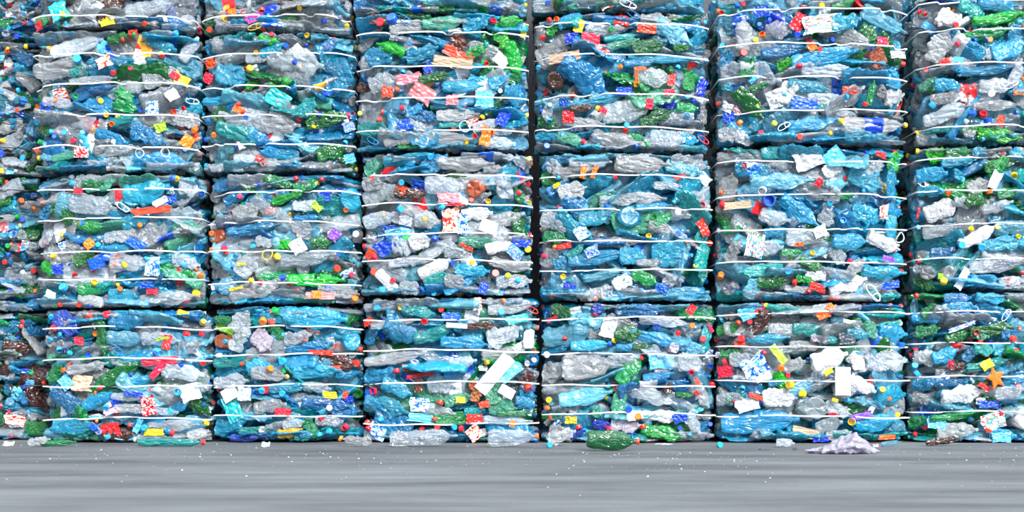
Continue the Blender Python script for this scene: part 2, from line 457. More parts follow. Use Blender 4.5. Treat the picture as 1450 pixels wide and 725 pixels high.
def link(name, data, parent=None, mat=None, M=None):
    o = bpy.data.objects.new(name, data); COL.objects.link(o)
    if parent is not None: o.parent = parent
    if M is not None: o.matrix_local = M
    if mat is not None:
        o.material_slots[0].link = 'OBJECT'; o.material_slots[0].material = mat
    return o

NAME = {'cl': 'clear', 'gy': 'cloudy grey', 'pb': 'pale blue', 'sk': 'sky blue', 'bl': 'blue', 'db': 'deep blue', 'tl': 'teal', 'pg': 'pale green',
        'gr': 'green', 'bg': 'bright green', 'dg': 'dark green', 'br': 'brown', 'am': 'amber yellow', 'wh': 'milky white', 'li': 'lilac', 'or': 'orange tinted'}
FNAME = {'wh': 'white', 'rd': 'red', 'db': 'deep blue', 'sk': 'sky blue', 'or': 'orange', 'ye': 'yellow', 'pk': 'pink', 'mg': 'magenta', 'tn': 'tan', 'lm': 'lime green',
         'br': 'brown', 'tl': 'teal', 'pu': 'purple', 'li': 'lilac', 'gy': 'grey', 'bk': 'charcoal', 'wr': 'white and red printed', 'wb': 'white and blue printed',
         'rw': 'red and white printed', 'bw': 'blue and white printed', 'wx': 'white printed'}
CNAME = {'rd': 'red', 'bl': 'blue', 'lb': 'light blue', 'ye': 'yellow', 'or': 'orange', 'gr': 'green', 'wh': 'white', 'tl': 'teal', 'dk': 'charcoal'}

def rot(yaw, ang, pitch, roll):
    return Matrix.Rotation(yaw, 4, 'Z') @ Matrix.Rotation(-ang, 4, 'Y') @ Matrix.Rotation(pitch, 4, 'Z') @ Matrix.Rotation(roll, 4, 'X')

def bottle(parent, key, col, loc, Rm, sc, cap=None, label=None, name='crushed_bottle', desc=None):
    b = BOTTLES[key]
    o = link(name, b.mesh, parent, PET[col], Matrix.Translation(loc) @ Rm @ Matrix.Diagonal((*sc, 1)))
    if cap:
        c = link('bottle_cap', CAP_MESH, o, CAP[cap], b.cap_mat @ Matrix.Diagonal((0.95 / sc[0], 0.95 / sc[1], 0.95 / sc[2], 1)))
        tag(c, CNAME[cap] + ' screw cap')
    if label:
        c = link('bottle_label', b.label, o, FILM[label]); tag(c, FNAME[label] + ' wrap label')
    if desc: o['label'] = desc
    return o

# ---- the bales: column, row, px x0, x1, y top, y bottom
ROWS = {
    (0, 4): (-190, 35, -160, 40), (0, 3): (-190, 35, 40, 240), (0, 2): (-190, 41, 240, 440), (0, 1): (-190, 46, 440, 627),
    (1, 4): (44, 273, -165, 42), (1, 3): (44, 276, 42, 245), (1, 2): (50, 284, 245, 437), (1, 1): (58, 294, 437, 627),
    (2, 4): (283, 492, -160, 44), (2, 3): (284, 500, 44, 245), (2, 2): (293, 508, 245, 432), (2, 1): (301, 510, 432, 627),
    (3, 4): (500, 745, -175, 20), (3, 3): (505, 747, 20, 214), (3, 2): (513, 753, 215, 420), (3, 1): (515, 762, 420, 627),
    (4, 4): (755, 1000, -180, 16), (4, 3): (759, 1004, 16, 214), (4, 2): (766, 1009, 215, 428), (4, 1): (769, 1013, 428, 627),
    (5, 3): (1019, 1284, -34, 205), (5, 2): (1018, 1285, 205, 428), (5, 1): (1018, 1288, 428, 627),
    (6, 3): (1305, 1560, -34, 205), (6, 2): (1302, 1560, 205, 413), (6, 1): (1294, 1560, 413, 627),
}
STRAPS = {
    (0, 4): [10, 33], (0, 3): [66, 95, 130, 165, 200], (0, 2): [260, 295, 335, 375, 415], (0, 1): [475, 510, 548, 582],
    (1, 4): [25], (1, 3): [77, 120, 163, 208], (1, 2): [268, 309, 356, 395], (1, 1): [464, 508, 546, 592],
    (2, 4): [22], (2, 3): [77, 124, 163, 204], (2, 2): [272, 315, 355, 401], (2, 1): [463, 501, 545, 588],
    (3, 4): [], (3, 3): [49, 97, 141, 186], (3, 2): [249, 290, 332, 369], (3, 1): [452, 496, 541, 599],
    (4, 4): [], (4, 3): [35, 80, 136, 182], (4, 2): [250, 296, 341, 382], (4, 1): [450, 501, 545, 585],
    (5, 3): [18, 66, 112, 159], (5, 2): [229, 277, 325, 371], (5, 1): [443, 490, 538, 589],
    (6, 3): [3, 43, 92, 180], (6, 2): [224, 270, 318, 366], (6, 1): [442, 486, 533, 583],
}
LABELS = {
    (0, 4): 'dark wired bale of small crushed bottles, topmost at the far left',
    (0, 3): 'dark wired bale of small crushed bottles, third up at the far left',
    (0, 2): 'dark wired bale of small crushed bottles, second up at the far left',
    (0, 1): 'dark wired bale of small crushed bottles on the floor at the far left edge',
    (1, 4): 'topmost strapped bale of the first light stack, brown and white wrapping low',
    (1, 3): 'strapped bale, third up in the first light stack, large grey clear film at upper left',
    (1, 2): 'strapped bale, second up in the first light stack, deep blue scraps amid pale bottles',
    (1, 1): 'strapped bale on the floor, first light stack, red printed film and dark green bottles',
    (2, 4): 'topmost strapped bale of the second light stack, greyish with an orange scrap',
    (2, 3): 'strapped bale, third up in the second light stack, bright green bottle across its middle',
    (2, 2): 'strapped bale, second up in the second light stack, bright green bottle under its lowest strap',
    (2, 1): 'very blue strapped bale on the floor, second light stack, amber yellow bottle at its foot',
    (3, 4): 'topmost strapped bale of the third light stack, only its foot in view',
    (3, 3): 'strapped bale, third up in the third light stack, tan and red wrapping near its top',
    (3, 2): 'pale strapped bale, second up in the third light stack, two dark green bottles beside it',
    (3, 1): 'strapped bale on the floor, third light stack, white card strip slanting across it',
    (4, 4): 'topmost strapped bale of the third stack from the right, only its foot in view',
    (4, 3): 'strapped bale, third up in the third stack from the right, red can shape near top',
    (4, 2): 'strapped bale, second up in the third stack from the right, round sky blue bottle base',
    (4, 1): 'strapped bale on the floor behind the lone green bottle, upright green bottle in it',
    (5, 3): 'upper strapped bale, second stack from the right, blue labelled bottle with yellow cap',
    (5, 2): 'strapped bale, second up in the second stack from the right, big torn white film',
    (5, 1): 'strapped bale on the floor behind the crumpled bag, with a white card hanging',
    (6, 3): 'upper strapped bale of the rightmost stack, long green bottles across its top',
    (6, 2): 'strapped bale, second up in the rightmost stack, long clear bottles and green corner',
    (6, 1): 'strapped bale on the floor in the rightmost stack, orange star scrap in it',
}
# things seen in the front layer: kind colour x y [length width angle [cap label]], in thirds of a pixel from each corner
TABLE = {
(0, 0): """c ye 280 70; f tl 255 50 75 85 20; f rd 120 120 48 45 10; b gr 160 78 55 55 0; b br 480 38 140 85 25; f wh 395 45 85 95 60; f ye 465 98 60 36 15; c rd 525 175; b dg 290 125 130 42 18;
c rd 630 108; c gr 570 130; f rd 572 132 40 22 0; b dg 510 165 100 50 10; b bl 720 125 165 60 0; c rd 657 255; b gy 270 290 260 100 8; b gy 150 215 150 80 20; b cl 330 200 230 80 12; c lb 340 262 40; b tl 350 300 85 60 30; f wr 450 270 62 50 20; b sk 690 195 130 60 -30; f ye 775 340 40 62 70; f rd 748 325 30 40 60;
b gr 540 430 110 120 80; f or 115 425 42 52 70; c or 237 425; c gr 332 415; f wh 735 405 50 50 30; f wb 655 465 55 60 0; c rd 778 462; c or 483 535; b tl 520 515 110 45 20; c lb 360 572; c rd 140 638; b dg 150 545 110 70 -10; f lm 690 548 52 40 20; c or 828 547; f or 795 600 50 55 -30; f rw 355 655 58 42 0; b pg 290 665 140 45 8; b cl 500 640 190 55 5;
b bl 640 580 160 95 -10; h wh 605 660 40; h wh 712 655 40; b sk 690 685 245 85 0; b sk 95 455 190 70 70; c lb 150 515; b gr 850 100 75 50 60; c rd 885 112; c gr 848 115; b cl 640 40 200 70 5; b cl 400 345 200 35 4; b bl 440 380 120 30 5; b cl 690 330 160 90 15; b bl 480 590 150 60 -15; b cl 250 440 140 50 -10; f db 190 455 60 45 0; b dg 880 60 60 60 40; b cl 820 180 130 60 60""",
(250, 0): """b gy 570 70 260 110 -6; c rd 365 47; c ye 525 35; f mg 330 75 70 36 20; f or 235 50 36 30 0; h ye 335 120 60; b dg 470 115 110 60 30; c rd 412 138; b bg 395 172 92 50 -20; c ye 558 150; c bl 690 65; c ye 733 88; c rd 875 103 36; f br 885 82 70 30 0;
c bl 472 200; b sk 410 212 110 50 15; b cl 350 245 112 55 0; f or 135 262 52 40 10; f rd 120 325 46 50 60; c ye 313 300 32; b cl 510 255 250 120 -4; b sk 240 320 150 105 -10; b bg 450 355 112 48 5; b bg 330 360 52 42 20; f tl 435 425 70 95 60; b tl 560 455 65 72 60; c rd 740 352 38; e br 793 370 52; b bl 700 290 135 72 -20;
b dg 190 480 92 70 40; c rd 265 445; f or 265 470 30 42 60; h wh 75 425 60; b sk 170 425 185 48 0; b dg 640 505 195 76 8 rd; c ye 775 483; c rd 530 512; f bw 735 535 54 42 20; c or 155 570; b tl 270 570 210 85 -15; c or 75 548; h bl 390 650 80; c rd 362 690 44; h rd 362 690 56; b gy 760 605 115 62 0; b dg 660 650 130 72 10; b cl 300 680 110 50 0; c lb 507 700; f sk 745 670 50 40 20; b pg 850 660 110 80 30;
b gy 430 530 200 90 5; b bl 170 500 120 50 10; b sk 700 380 130 60 0; b gy 200 240 90 60 30; b bl 640 200 110 60 30; b gy 790 150 150 70 40""",
(500, 0): """c bl 175 80 52; h bl 215 88 70; c rd 118 105 38; b gy 250 120 190 60 5; b pg 390 105 195 70 0; f br 110 85 75 42 0; b sk 530 90 125 85 10; c rd 600 92 28; b bg 675 85 105 60 0; b bg 630 150 125 85 120; b bg 690 250 150 72 -65; f ye 745 125 70 26 70; b bg 165 210 135 55 155; c bl 245 198; b sk 300 240 145 85 10;
f br 450 190 60 66 30; f rd 450 238 135 46 -20; f tn 430 275 165 40 -8; b gr 530 225 95 62 40; b dg 350 340 135 46 5; f pk 240 345 110 42 10; f pk 300 410 70 100 60; f pk 425 435 54 44 0; f rd 150 400 48 44 0; b sk 470 375 180 52 0; f sk 560 430 76 70 0; b sk 630 350 110 72 20; b sk 690 400 110 110 0; b dg 600 460 135 44 215 ye; c dk 650 435; f db 640 510 70 50 60; b gy 450 500 185 62 0; b tl 430 540 125 26 0; b bl 310 500 100 72 10;
f db 225 540 66 48 20; c rd 120 518; h bl 85 605 60; b tl 90 550 150 64 0; f or 567 590 82 46 80; c or 593 572; c rd 522 590; b gy 390 600 240 66 -5; b gy 200 605 135 45 10; h wh 480 550 50; b gr 245 640 105 32 0; c lb 330 655 30; b sk 350 690 140 70 30; c rd 808 148; c ye 770 675; b cl 620 610 150 60 0; b bl 120 240 130 90 20; b cl 650 560 90 45 0; b cl 130 350 130 90 20; b sk 270 480 80 60 20; b cl 570 540 120 50 10""",
(740, 0): """b cl 180 25 310 58 0; c bl 105 5; h wh 450 45 75 60; h bl 470 60 60 40; b cl 370 120 215 72 0; b tl 420 160 150 30 10; f rd 530 125 82 40 -5; b pb 650 140 185 95 -28; b bg 135 110 58 52 60; c or 143 78; c rd 88 148; b gy 75 135 105 58 80; f ye 240 115 54 40 70; f rd 290 165 82 40 -10; f rw 340 213 62 38 -3; b gy 110 215 155 115 20; b sk 210 70 120 62 10; f db 210 165 60 50 0; b dg 540 200 145 50 10; b dg 685 200 50 44 20; b pg 430 190 145 40 10; f tn 180 245 130 40 8; e br 135 330 85;
b bl 270 330 250 130 -30; b gy 230 285 120 60 -20; f bw 400 250 40 20 0; b cl 560 330 175 90 0; f or 500 298 50 14 0; f or 485 340 60 14 90; f or 485 365 26 26 0; f rd 635 345 52 30 80; f rd 625 398 46 26 0; e dg 625 305 42; b gr 715 340 62 42 80; f db 780 365 76 44 70; c lb 660 295; b sk 320 430 255 46 14; b cl 455 475 225 110 6; f rd 540 450 44 32 80; c ye 315 465; f rd 340 475 40 22 -30; b dg 570 500 150 66 28; b gr 705 455 95 52 0; c lb 710 490;
b gy 780 480 75 60 60; e cl 115 480 85; f db 175 440 42 30 0; c lb 115 448; c lb 115 517; f rd 195 500 52 50 0; b br 255 465 110 26 0; b gy 260 525 185 44 -8; b gy 400 600 220 75 -14; b pg 205 590 115 62 -10 rd; b sk 120 575 145 48 5; c lb 440 540; b gr 485 590 62 34 -20; b sk 710 595 92 50 -10; h rd 785 590 56 70; c bl 490 628; b cl 620 590 150 80 0; c bl 102 643 30; b sk 170 650 150 50 5; c ye 45 673; b gy 510 690 225 85 0; b cl 720 660 180 80 0; b cl 290 690 185 60 5; b sk 600 250 300 40 -3; b bl 500 270 150 40 5; f db 430 395 70 36 0; b dg 110 515 90 70 0; b cl 560 60 120 60 0; b sk 720 50 130 90 -20""",
(1000, 0): """f db 225 60 64 46 10; c rd 150 25; c rd 65 50; b gy 160 150 140 86 82; c bl 250 97 32; c bl 218 118; c or 228 155 30; c ye 205 185; b gy 300 135 115 85 0; f rd 385 110 80 60 60; f wx 490 110 190 80 8; b sk 590 110 130 95 0; b gr 580 30 115 36 14; c rd 632 8; b pb 760 95 225 72 -25; b dg 690 150 95 80 -30; b dg 775 170 90 26 -50; f rd 745 185 52 36 0; c bl 375 160 30; c rd 152 235 34; f or 440 212 36 36 30; b bl 330 225 205 56 6; b sk 500 255 290 85 8;
b or 730 260 100 78 -60; c rd 845 275; b dg 810 250 72 32 -22; f gy 830 232 90 32 5; b sk 810 330 90 95 80; b gr 175 290 70 56 70; b bg 330 285 76 54 20; c rd 385 288 30; b dg 180 450 170 84 -52; b wh 340 395 120 80 60; f wh 290 430 80 76 20; f db 410 450 112 50 0; b cl 520 310 240 62 4; c lb 590 425; f rd 600 395 62 34 0; b gr 695 405 110 36 80 ; c rd 665 460; e gy 745 390 66; b gy 815 420 95 85 0; h wh 320 550 62 30; c ye 278 540; c rd 225 577 28; c rd 388 595 28; b sk 450 530 230 72 12;
b gy 715 540 300 74 0 ye db; c ye 560 528; c or 135 525 32; f db 95 500 50 44 0; b gy 120 590 135 85 0; b cl 150 665 235 72 4; b tl 295 650 122 66 10; f wh 430 640 120 86 20; f sk 540 650 86 76 40; b sk 660 600 165 60 -10; b bg 815 660 92 62 80; f rd 745 662 50 26 -20; b br 640 690 145 52 8; c rd 50 685; b sk 100 340 90 60 80; b sk 430 380 180 60 -10; b dg 220 380 80 34 10; b cl 500 430 160 50 0; b bl 90 250 80 60 80; f wh 90 460 40 50 60""",
(1200, 0): """b tl 530 40 115 62 -20; b sk 650 20 180 62 -5; b wh 440 85 115 105 -30; b bg 640 80 235 58 8; b gr 590 140 225 62 14; c rd 345 55; c rd 320 40; f rd 415 265 44 28 20; c or 597 178; c bl 578 170; b gy 400 190 150 115 70; b sk 690 215 160 95 10; b cl 580 225 105 80 10; b sk 600 300 270 46 5; c rd 343 295; b pg 355 350 82 50 40; b sk 430 360 110 60 0; b cl 640 365 160 74 5; c wh 607 403 34; h wh 690 370 56; f or 725 400 54 22 0;
b cl 430 480 205 78 24; c lb 363 453 36; c bl 530 495 34; c rd 573 487 34; c bl 590 510 36; f rd 645 520 54 30 70; b gy 620 450 250 50 4; b tl 395 548 180 32 180 ye; b bg 650 590 200 72 -4; b dg 540 560 120 50 -10; b bg 400 640 95 92 30; b dg 480 630 120 60 0; e cl 515 610 74; b dg 660 700 140 52 5; b gy 420 420 120 60 0; b cl 720 320 120 60 60; b cl 350 610 60 60 0; c bl 460 585""",
(0, 220): """b cl 370 80 125 60 20; b pg 430 125 135 72 0; b gr 400 120 60 40 10; b sk 625 155 205 125 4; f wh 690 200 62 28 30; f db 730 190 58 34 10; f rd 650 237 160 30 6; h wh 535 225 62 20; b cl 400 215 210 95 -14; c ye 137 155; c lb 318 123; f rd 340 155 40 22 0; c ye 757 87; c bl 745 105 32; b bg 395 305 115 54 -10; b dg 270 250 125 90 -20; b sk 580 280 125 72 10; b pg 790 305 112 46 0; f or 388 380 44 40 40; c bl 352 375; f db 590 380 86 42 -30; f db 420 462 66 48 20; f db 245 488 52 44 0;
c ye 538 468; c or 497 465; b gy 275 410 155 125 60; b dg 360 440 95 60 30; b bg 155 480 95 58 -22; f wh 210 595 52 34 -20; f wb 657 475 62 80 0; c ye 413 542 30; c lb 282 570 40; b gr 390 570 110 62 14; c or 522 573; f db 630 555 66 28 0; f rd 655 583 52 24 0; c ye 613 640; c ye 835 590 32; c rd 343 638; c rd 253 655; c rd 467 677 32; c rd 393 688 28; c or 850 505; b gy 720 620 260 70 8; b gy 400 640 130 54 -10; b sk 600 690 260 62 0; b sk 530 600 130 60 -10; f ye 785 668 52 24 -20; b cl 800 130 90 90 0; b cl 560 460 180 80 10; b cl 790 450 120 80 0; b gy 220 630 120 50 -8; b sk 200 130 130 60 10; b bl 180 230 90 70 60; b cl 180 350 100 60 30; b cl 520 350 140 60 0""",
(250, 220): """c rd 362 30 44; b cl 370 55 200 62 0; b bl 240 110 175 60 12; b gy 150 150 85 56 70; b dg 440 110 135 50 -12; b gr 560 125 125 60 12; b bg 480 180 155 48 14; c rd 622 97; c rd 510 80; c rd 787 50; f db 635 175 44 42 0; e sk 725 180 105; b cl 560 215 130 56 0; f lm 600 220 52 32 -40; b gy 300 240 120 76 20; c rd 237 247; b bl 200 285 85 50 0; b bl 330 315 240 56 8; b cl 540 310 95 62 0; f pu 675 340 50 44 50; c wh 763 330 30; e or 150 355 85; c or 138 328; c rd 200 398 30; b bg 458 375 90 70 10; b dg 620 370 95 62 10; b bl 700 400 110 56 0; c lb 335 392;
f wh 520 390 62 60 30; c ye 430 437 32; h ye 395 428 50; b bg 595 535 245 62 -3; c bl 460 527 30; c rd 683 483 34; b cl 560 440 250 70 4; b gy 340 590 245 85 18; c ye 320 540; f ye 255 570 66 12 10; f ye 280 467 38 11 10; c or 97 508; b gy 120 500 125 70 -10; b gy 690 580 180 62 -4; c or 753 630 36; c lb 877 588 36; c rd 740 510; c rd 840 500 30; c rd 850 435 32; b sk 560 690 210 62 0; c gr 423 660 30; c or 372 705 30; c ye 80 590 34; f pk 610 600 120 30 0; b cl 380 370 80 60 0; b cl 300 470 110 90 50; b bl 560 270 120 40 0; b gy 840 120 90 60 10; b bl 250 180 110 50 20; b gy 170 620 130 50 0; f or 600 595 40 34 0""",
(500, 220): """b sk 330 30 95 72 60; b gy 480 40 250 72 -4; b cl 80 160 160 90 26; b br 245 165 135 56 0; f rd 205 150 40 50 60; c lb 210 120 28; c rd 18 168; b cl 390 130 165 85 0; f pk 410 185 92 38 0; e or 533 135 85; e cl 640 150 115; e dg 685 185 88; b dg 710 290 125 74 100; c lb 388 230 32; c lb 200 235 32; f rd 430 215 82 14 0; b cl 110 270 140 70 18; b cl 320 275 115 85 0; f wr 418 280 72 104 0; f wb 470 300 40 90 0; w wh 580 310 72 52 -20; b wh 530 255 135 62 0; c bl 355 355 34; b pg 530 375 155 60 -6; f rd 485 395 62 17 -28; f db 135 390 88 66 40;
b cl 215 390 95 92 0; b wh 290 370 95 76 20; f db 720 375 82 36 -10; c ye 755 400 32; f bw 690 415 76 48 -35; f rd 75 425 54 46 -30; b cl 230 455 155 46 8; b wh 350 480 150 66 30; b sk 510 500 150 72 -12; c rd 607 510 36; b tl 360 535 115 60 20; b gy 440 540 90 60 0; b wh 150 560 135 56 -52; c rd 85 500 32; c lb 120 587 34; c bl 287 600 32; b sk 460 590 150 46 22; f db 557 570 52 36 70; f wr 533 635 36 54 0; b cl 700 540 160 66 0; b gy 690 470 190 56 -14; b cl 680 650 210 66 5; h rd 768 660 58; c lb 632 677 32; b tl 280 665 145 60 -8 ; c ye 205 652; c lb 107 657 32; f db 420 685 72 24 0; b cl 110 640 155 46 10; f tl 700 700 92 36 10; b cl 450 420 120 50 0; b gy 600 60 90 30 0; b dg 450 90 80 30 0; b cl 250 590 80 60 0; b cl 60 70 130 50 10; b gy 190 180 80 60 0; b wh 620 390 110 60 20""",
(740, 220): """c ye 45 10; b gy 230 65 210 62 4; f or 258 75 54 24 80; f or 305 75 54 20 70; e cl 150 40 74; b gr 130 95 54 42 0; b gy 510 45 235 80 -3; b pb 690 60 165 66 -20; c ye 57 200 32; f ye 145 127 34 20 20; f rd 670 95 54 18 20; b wh 215 150 125 80 20; b bl 250 235 190 105 -32; b sk 310 270 140 80 0; b cl 420 190 190 56 4; b gy 510 180 210 56 0; e sk 452 278 112; c gr 560 268 28; b gr 600 275 86 50 14; c rd 770 210 34; c rd 845 212 38; c wh 660 245 30; b cl 780 165 95 62 30; b gr 140 350 105 60 -14; b cl 150 285 150 85 -20; f wb 250 330 62 60 30; c ye 535 345 26; b gy 590 310 110 56 -10;
b tl 770 330 92 60 70; f rd 775 305 70 40 -60; f rd 175 388 62 24 12; c rd 68 430; b gy 410 370 215 56 4; b tl 230 410 90 42 30; b bl 180 460 100 85 20; b sk 320 440 250 66 6; f bw 295 415 62 48 20; b sk 470 430 115 85 0; b sk 640 420 180 125 4; b tl 770 430 135 82 84; f or 715 375 34 24 0; c rd 805 372 30; e cl 635 540 95; e tl 745 520 85; b gr 520 530 118 64 -26; f db 590 570 54 42 -20; b pb 350 510 190 46 12; b wh 430 540 76 60 30; c ye 173 518 26; f db 200 560 54 24 -14; b cl 330 590 115 62 10; b sk 400 600 90 60 0; b dg 170 655 95 60 -14; f rd 125 700 54 18 25; e db 320 640 58; b bl 500 640 210 62 4; b sk 700 620 210 66 0; b wh 380 625 72 46 0; c or 843 508 30; b gy 540 460 110 40 -6; b cl 620 130 120 40 0; b cl 100 430 90 80 60; b sk 560 220 160 40 5""",
(1000, 220): """b pb 320 110 280 80 5; b gy 100 130 125 82 80; b pb 550 130 100 60 0; b sk 680 110 170 78 -18; b sk 800 110 130 60 86; c wh 233 158 40; c or 60 155; b gr 590 175 82 38 0; f rd 475 120 32 36 -30; f bk 510 135 46 20 -30; c rd 62 210 38; f tn 135 212 112 32 4; c bl 265 195 60; b sk 400 240 205 76 -34; c lb 522 205 30; c lb 578 280 30; b cl 520 250 105 85 60; b sk 690 250 140 105 0; b sk 835 240 100 66 -25; f wr 757 245 42 62 0; b sk 800 290 120 62 84; b dg 50 285 105 58 -60; b gr 120 315 86 40 -5; b cl 290 270 135 76 -20; b cl 430 350 190 78 0; h wh 833 350 50; f wx 205 385 100 76 80;
b gy 120 400 115 78 74; b wh 760 375 160 66 -24; f or 390 385 34 18 0; b gr 360 420 85 46 -10; b dg 450 470 125 54 -34; f pu 780 443 56 24 -14; b tl 230 490 190 62 182; b sk 770 500 205 66 -6; b sk 610 370 160 72 0; b wh 600 545 170 92 20; c lb 340 497 32; c or 58 510 30; c rd 365 543 30; b dg 280 545 125 62 -5; b bg 420 530 66 44 0; f rd 470 565 74 32 -20; c rd 428 588; b gy 400 575 140 36 -8; e gy 120 560 78; b pb 200 565 105 76 64; f db 790 555 86 36 10; h wh 710 625 90 0; b cl 330 640 120 62 10; f rd 235 630 54 46 50; b br 262 655 86 40 60; b gy 100 640 95 76 0; f sk 180 640 86 56 20; f or 520 645 34 28 40; f or 490 682 54 34 20; b cl 600 640 120 60 0; b sk 300 330 110 50 0; b cl 560 430 90 60 -50; b gy 500 640 100 60 0; b wh 540 60 80 60 30; b cl 720 50 80 90 80; b gy 640 480 100 60 40; f wh 480 330 60 50 20""",
(1200, 220): """b sk 370 80 130 72 0; e sk 470 90 66; b gr 650 50 120 88 20; e dg 600 50 54; f wh 625 110 82 46 60; c ye 705 93 32; b gr 700 160 115 56 0; c or 600 165 30; b dg 545 200 92 66 -20; b sk 370 150 115 56 -10; b wh 410 230 150 88 20; b cl 640 220 140 50 14; b wh 560 345 185 66 24; b cl 410 320 160 60 8; c lb 480 385 34; c lb 567 390 34; b sk 660 375 165 76 10; b bl 420 420 120 66 -5; b cl 650 470 260 70 4; e gy 365 495 66; e gy 440 490 66; c ye 412 543 34; f lm 402 515 26 22 0; b dg 340 550 95 70 -10; f wh 490 550 95 36 62; b sk 590 530 130 48 -6; b cl 700 540 110 50 0; b cl 310 480 66 50 10; f rd 316 240 52 14 80; b sk 480 30 150 50 0; h wh 310 105 62 -50; b cl 500 200 70 60 0; b bl 470 600 120 50 5; b sk 620 600 150 50 -4; b gy 560 130 90 70 30""",
(0, 430): """b db 285 85 130 100 -30; c rd 220 105 30; b dg 445 150 150 66 -78; b dg 415 75 60 44 -30; c rd 393 55 34; c rd 467 42 34; b sk 560 70 190 88 6; b pb 540 150 160 70 -4; e gy 215 155 66; c lb 212 152; e gy 275 175 52; c lb 257 203 30; c lb 300 213; f rd 345 160 42 34 0; b gy 190 215 100 60 0; h bl 510 195 66; b cl 690 150 170 76 0; f rd 720 165 62 36 80; f lm 700 150 54 12 10; c rd 800 130; b gy 810 190 105 80 0; c ye 860 78; c ye 615 10; b dg 525 300 185 78 24; b gr 235 295 95 62 45; b gy 380 275 180 56 6; b cl 780 290 180 80 -5; f rd 690 245 150 34 4; f rd 680 285 90 30 50; f tn 355 340 66 92 84; c or 280 283; c or 312 262; c bl 385 220 28;
f sk 285 335 62 50 -50; b bl 290 420 170 84 -40; b sk 420 410 140 60 30; f wh 810 380 84 70 20; c lb 763 377 34; f rw 640 435 62 86 10; f db 580 385 82 22 -8; c rd 435 362; b gy 580 450 170 46 -4; c lb 465 437 28; f li 480 460 54 24 20; f tl 733 458 24 24 40; b dg 872 440 115 50 -42; b br 515 555 115 58 6; f rd 480 540 80 60 10; c or 428 500; h li 420 530 66; c bl 418 528 36; f ye 665 548 82 28 0; c lb 627 527 30; c rd 563 515; c ye 870 512 28; b gy 840 560 95 56 20; b sk 320 530 200 80 -6; b gy 740 520 220 56 5; c lb 468 595 30; b sk 600 330 130 40 10; b cl 560 400 160 40 -4; b cl 700 460 130 40 0; b gr 100 545 115 72 0; b cl 650 590 130 20 0""",
(250, 430): """f lm 165 100 105 46 -20; b gr 195 70 56 50 0; c ye 105 78 30; c gr 423 27 36; c or 375 70 36; c rd 405 82 30; b cl 270 60 120 85 60; b sk 600 60 260 105 -8; b dg 780 60 85 50 20; f rd 795 75 54 36 20; b gr 435 125 66 50 -30; b li 370 160 105 90 -40; b cl 520 150 120 80 0; e sk 728 175 88; b cl 270 140 135 90 70; c rd 43 128; c rd 105 133; b or 180 160 88 60 0; c wh 162 215 34; f rd 620 209 105 20 -3; b br 690 245 165 76 -8; b pb 630 245 70 54 0; f rd 665 275 76 22 0; c rd 785 258 40; b tl 230 245 200 62 4; b sk 350 265 105 78 20; c or 400 277 30; c lb 462 245 36; b gy 400 300 160 56 -4; b sk 600 290 210 66 0; c lb 150 368 34; w wh 228 385 72 58 30; f wh 290 385 62 60 0; b cl 230 330 160 72 10;
c lb 368 367 30; c lb 458 383 30; b gy 400 440 140 66 4; f rd 458 460 68 30 0; f ye 655 390 62 30 0; f rd 720 390 32 22 70; c wh 655 445 28; b bl 640 430 220 80 0; b dg 135 445 125 60 -36; f tl 240 450 112 66 -70; b sk 210 530 150 85 4; b am 485 550 112 50 8; b tl 340 545 150 42 4; b gr 580 540 100 68 -42; b cl 500 512 95 46 14; b cl 650 500 120 52 0; c rd 730 520 32; c lb 610 553 28; c lb 658 548 30; c or 820 505 30; c rd 820 530 28; b db 300 575 150 34 0; b tl 545 570 66 40 0; c ye 115 512 28; b bl 560 190 180 60 10; b bl 740 300 120 50 0; b sk 480 360 170 50 0; b cl 600 360 120 50 -10; b bl 720 470 130 60 0; b sk 440 60 110 60 0; b pb 330 480 150 50 0""",
(500, 430): """b gy 180 85 210 44 6; f db 420 55 74 34 0; w wh 445 95 90 20 -4; b br 545 95 165 44 5; b sk 220 125 190 80 -16; b tl 350 130 190 66 14; b sk 480 165 210 68 0; b cl 650 140 160 110 10; b wh 750 145 95 56 90; c rd 305 78 28; b gy 180 235 270 56 6; c rd 190 280 32; f rd 290 305 115 16 10; b br 260 285 90 38 -6; f br 285 345 34 66 0; b sk 100 310 170 85 0; b sk 190 360 140 72 -20; b sk 140 440 205 98 -8; c rd 80 375 34; f db 55 400 52 66 0; w wh 605 300 195 62 50; w wh 658 375 66 42 -30; f sk 670 295 110 46 38; b cl 375 345 115 84 0; e or 513 345 46; b or 530 380 80 60 70; b pg 600 375 110 80 100 tl; b pg 640 440 125 86 0;
b pg 450 410 120 56 10; c rd 378 415 32; f ye 460 410 40 26 0; f rd 560 430 46 30 10; f wb 285 430 80 60 -5; b cl 360 460 160 66 -20; f sk 310 490 150 36 -6; b gr 430 490 170 30 4; f rd 520 490 66 40 0; c rd 350 495; b gr 690 470 150 34 -4; b sk 735 420 88 50 -6; b bl 770 390 95 60 0; c ye 840 412 28; c or 828 450 24; b br 745 315 70 66 60; c rd 745 353 36; c wh 745 257; c wh 770 240; c rd 795 210; c wh 823 217 30; b gy 640 215 190 66 4; c tl 838 585 30; f or 683 513 30 24 70; c rd 457 533 30; c lb 430 525 28; c rd 363 525 28; c rd 65 505 28; c rd 65 530 28; f wb 100 580 84 60 -30; f wr 520 560 60 60 40; b cl 470 250 120 60 0; b cl 660 500 220 40 -5; b tl 520 460 90 40 0; b cl 80 560 100 60 0; b sk 60 130 70 60 60; b sk 450 290 130 60 20""",
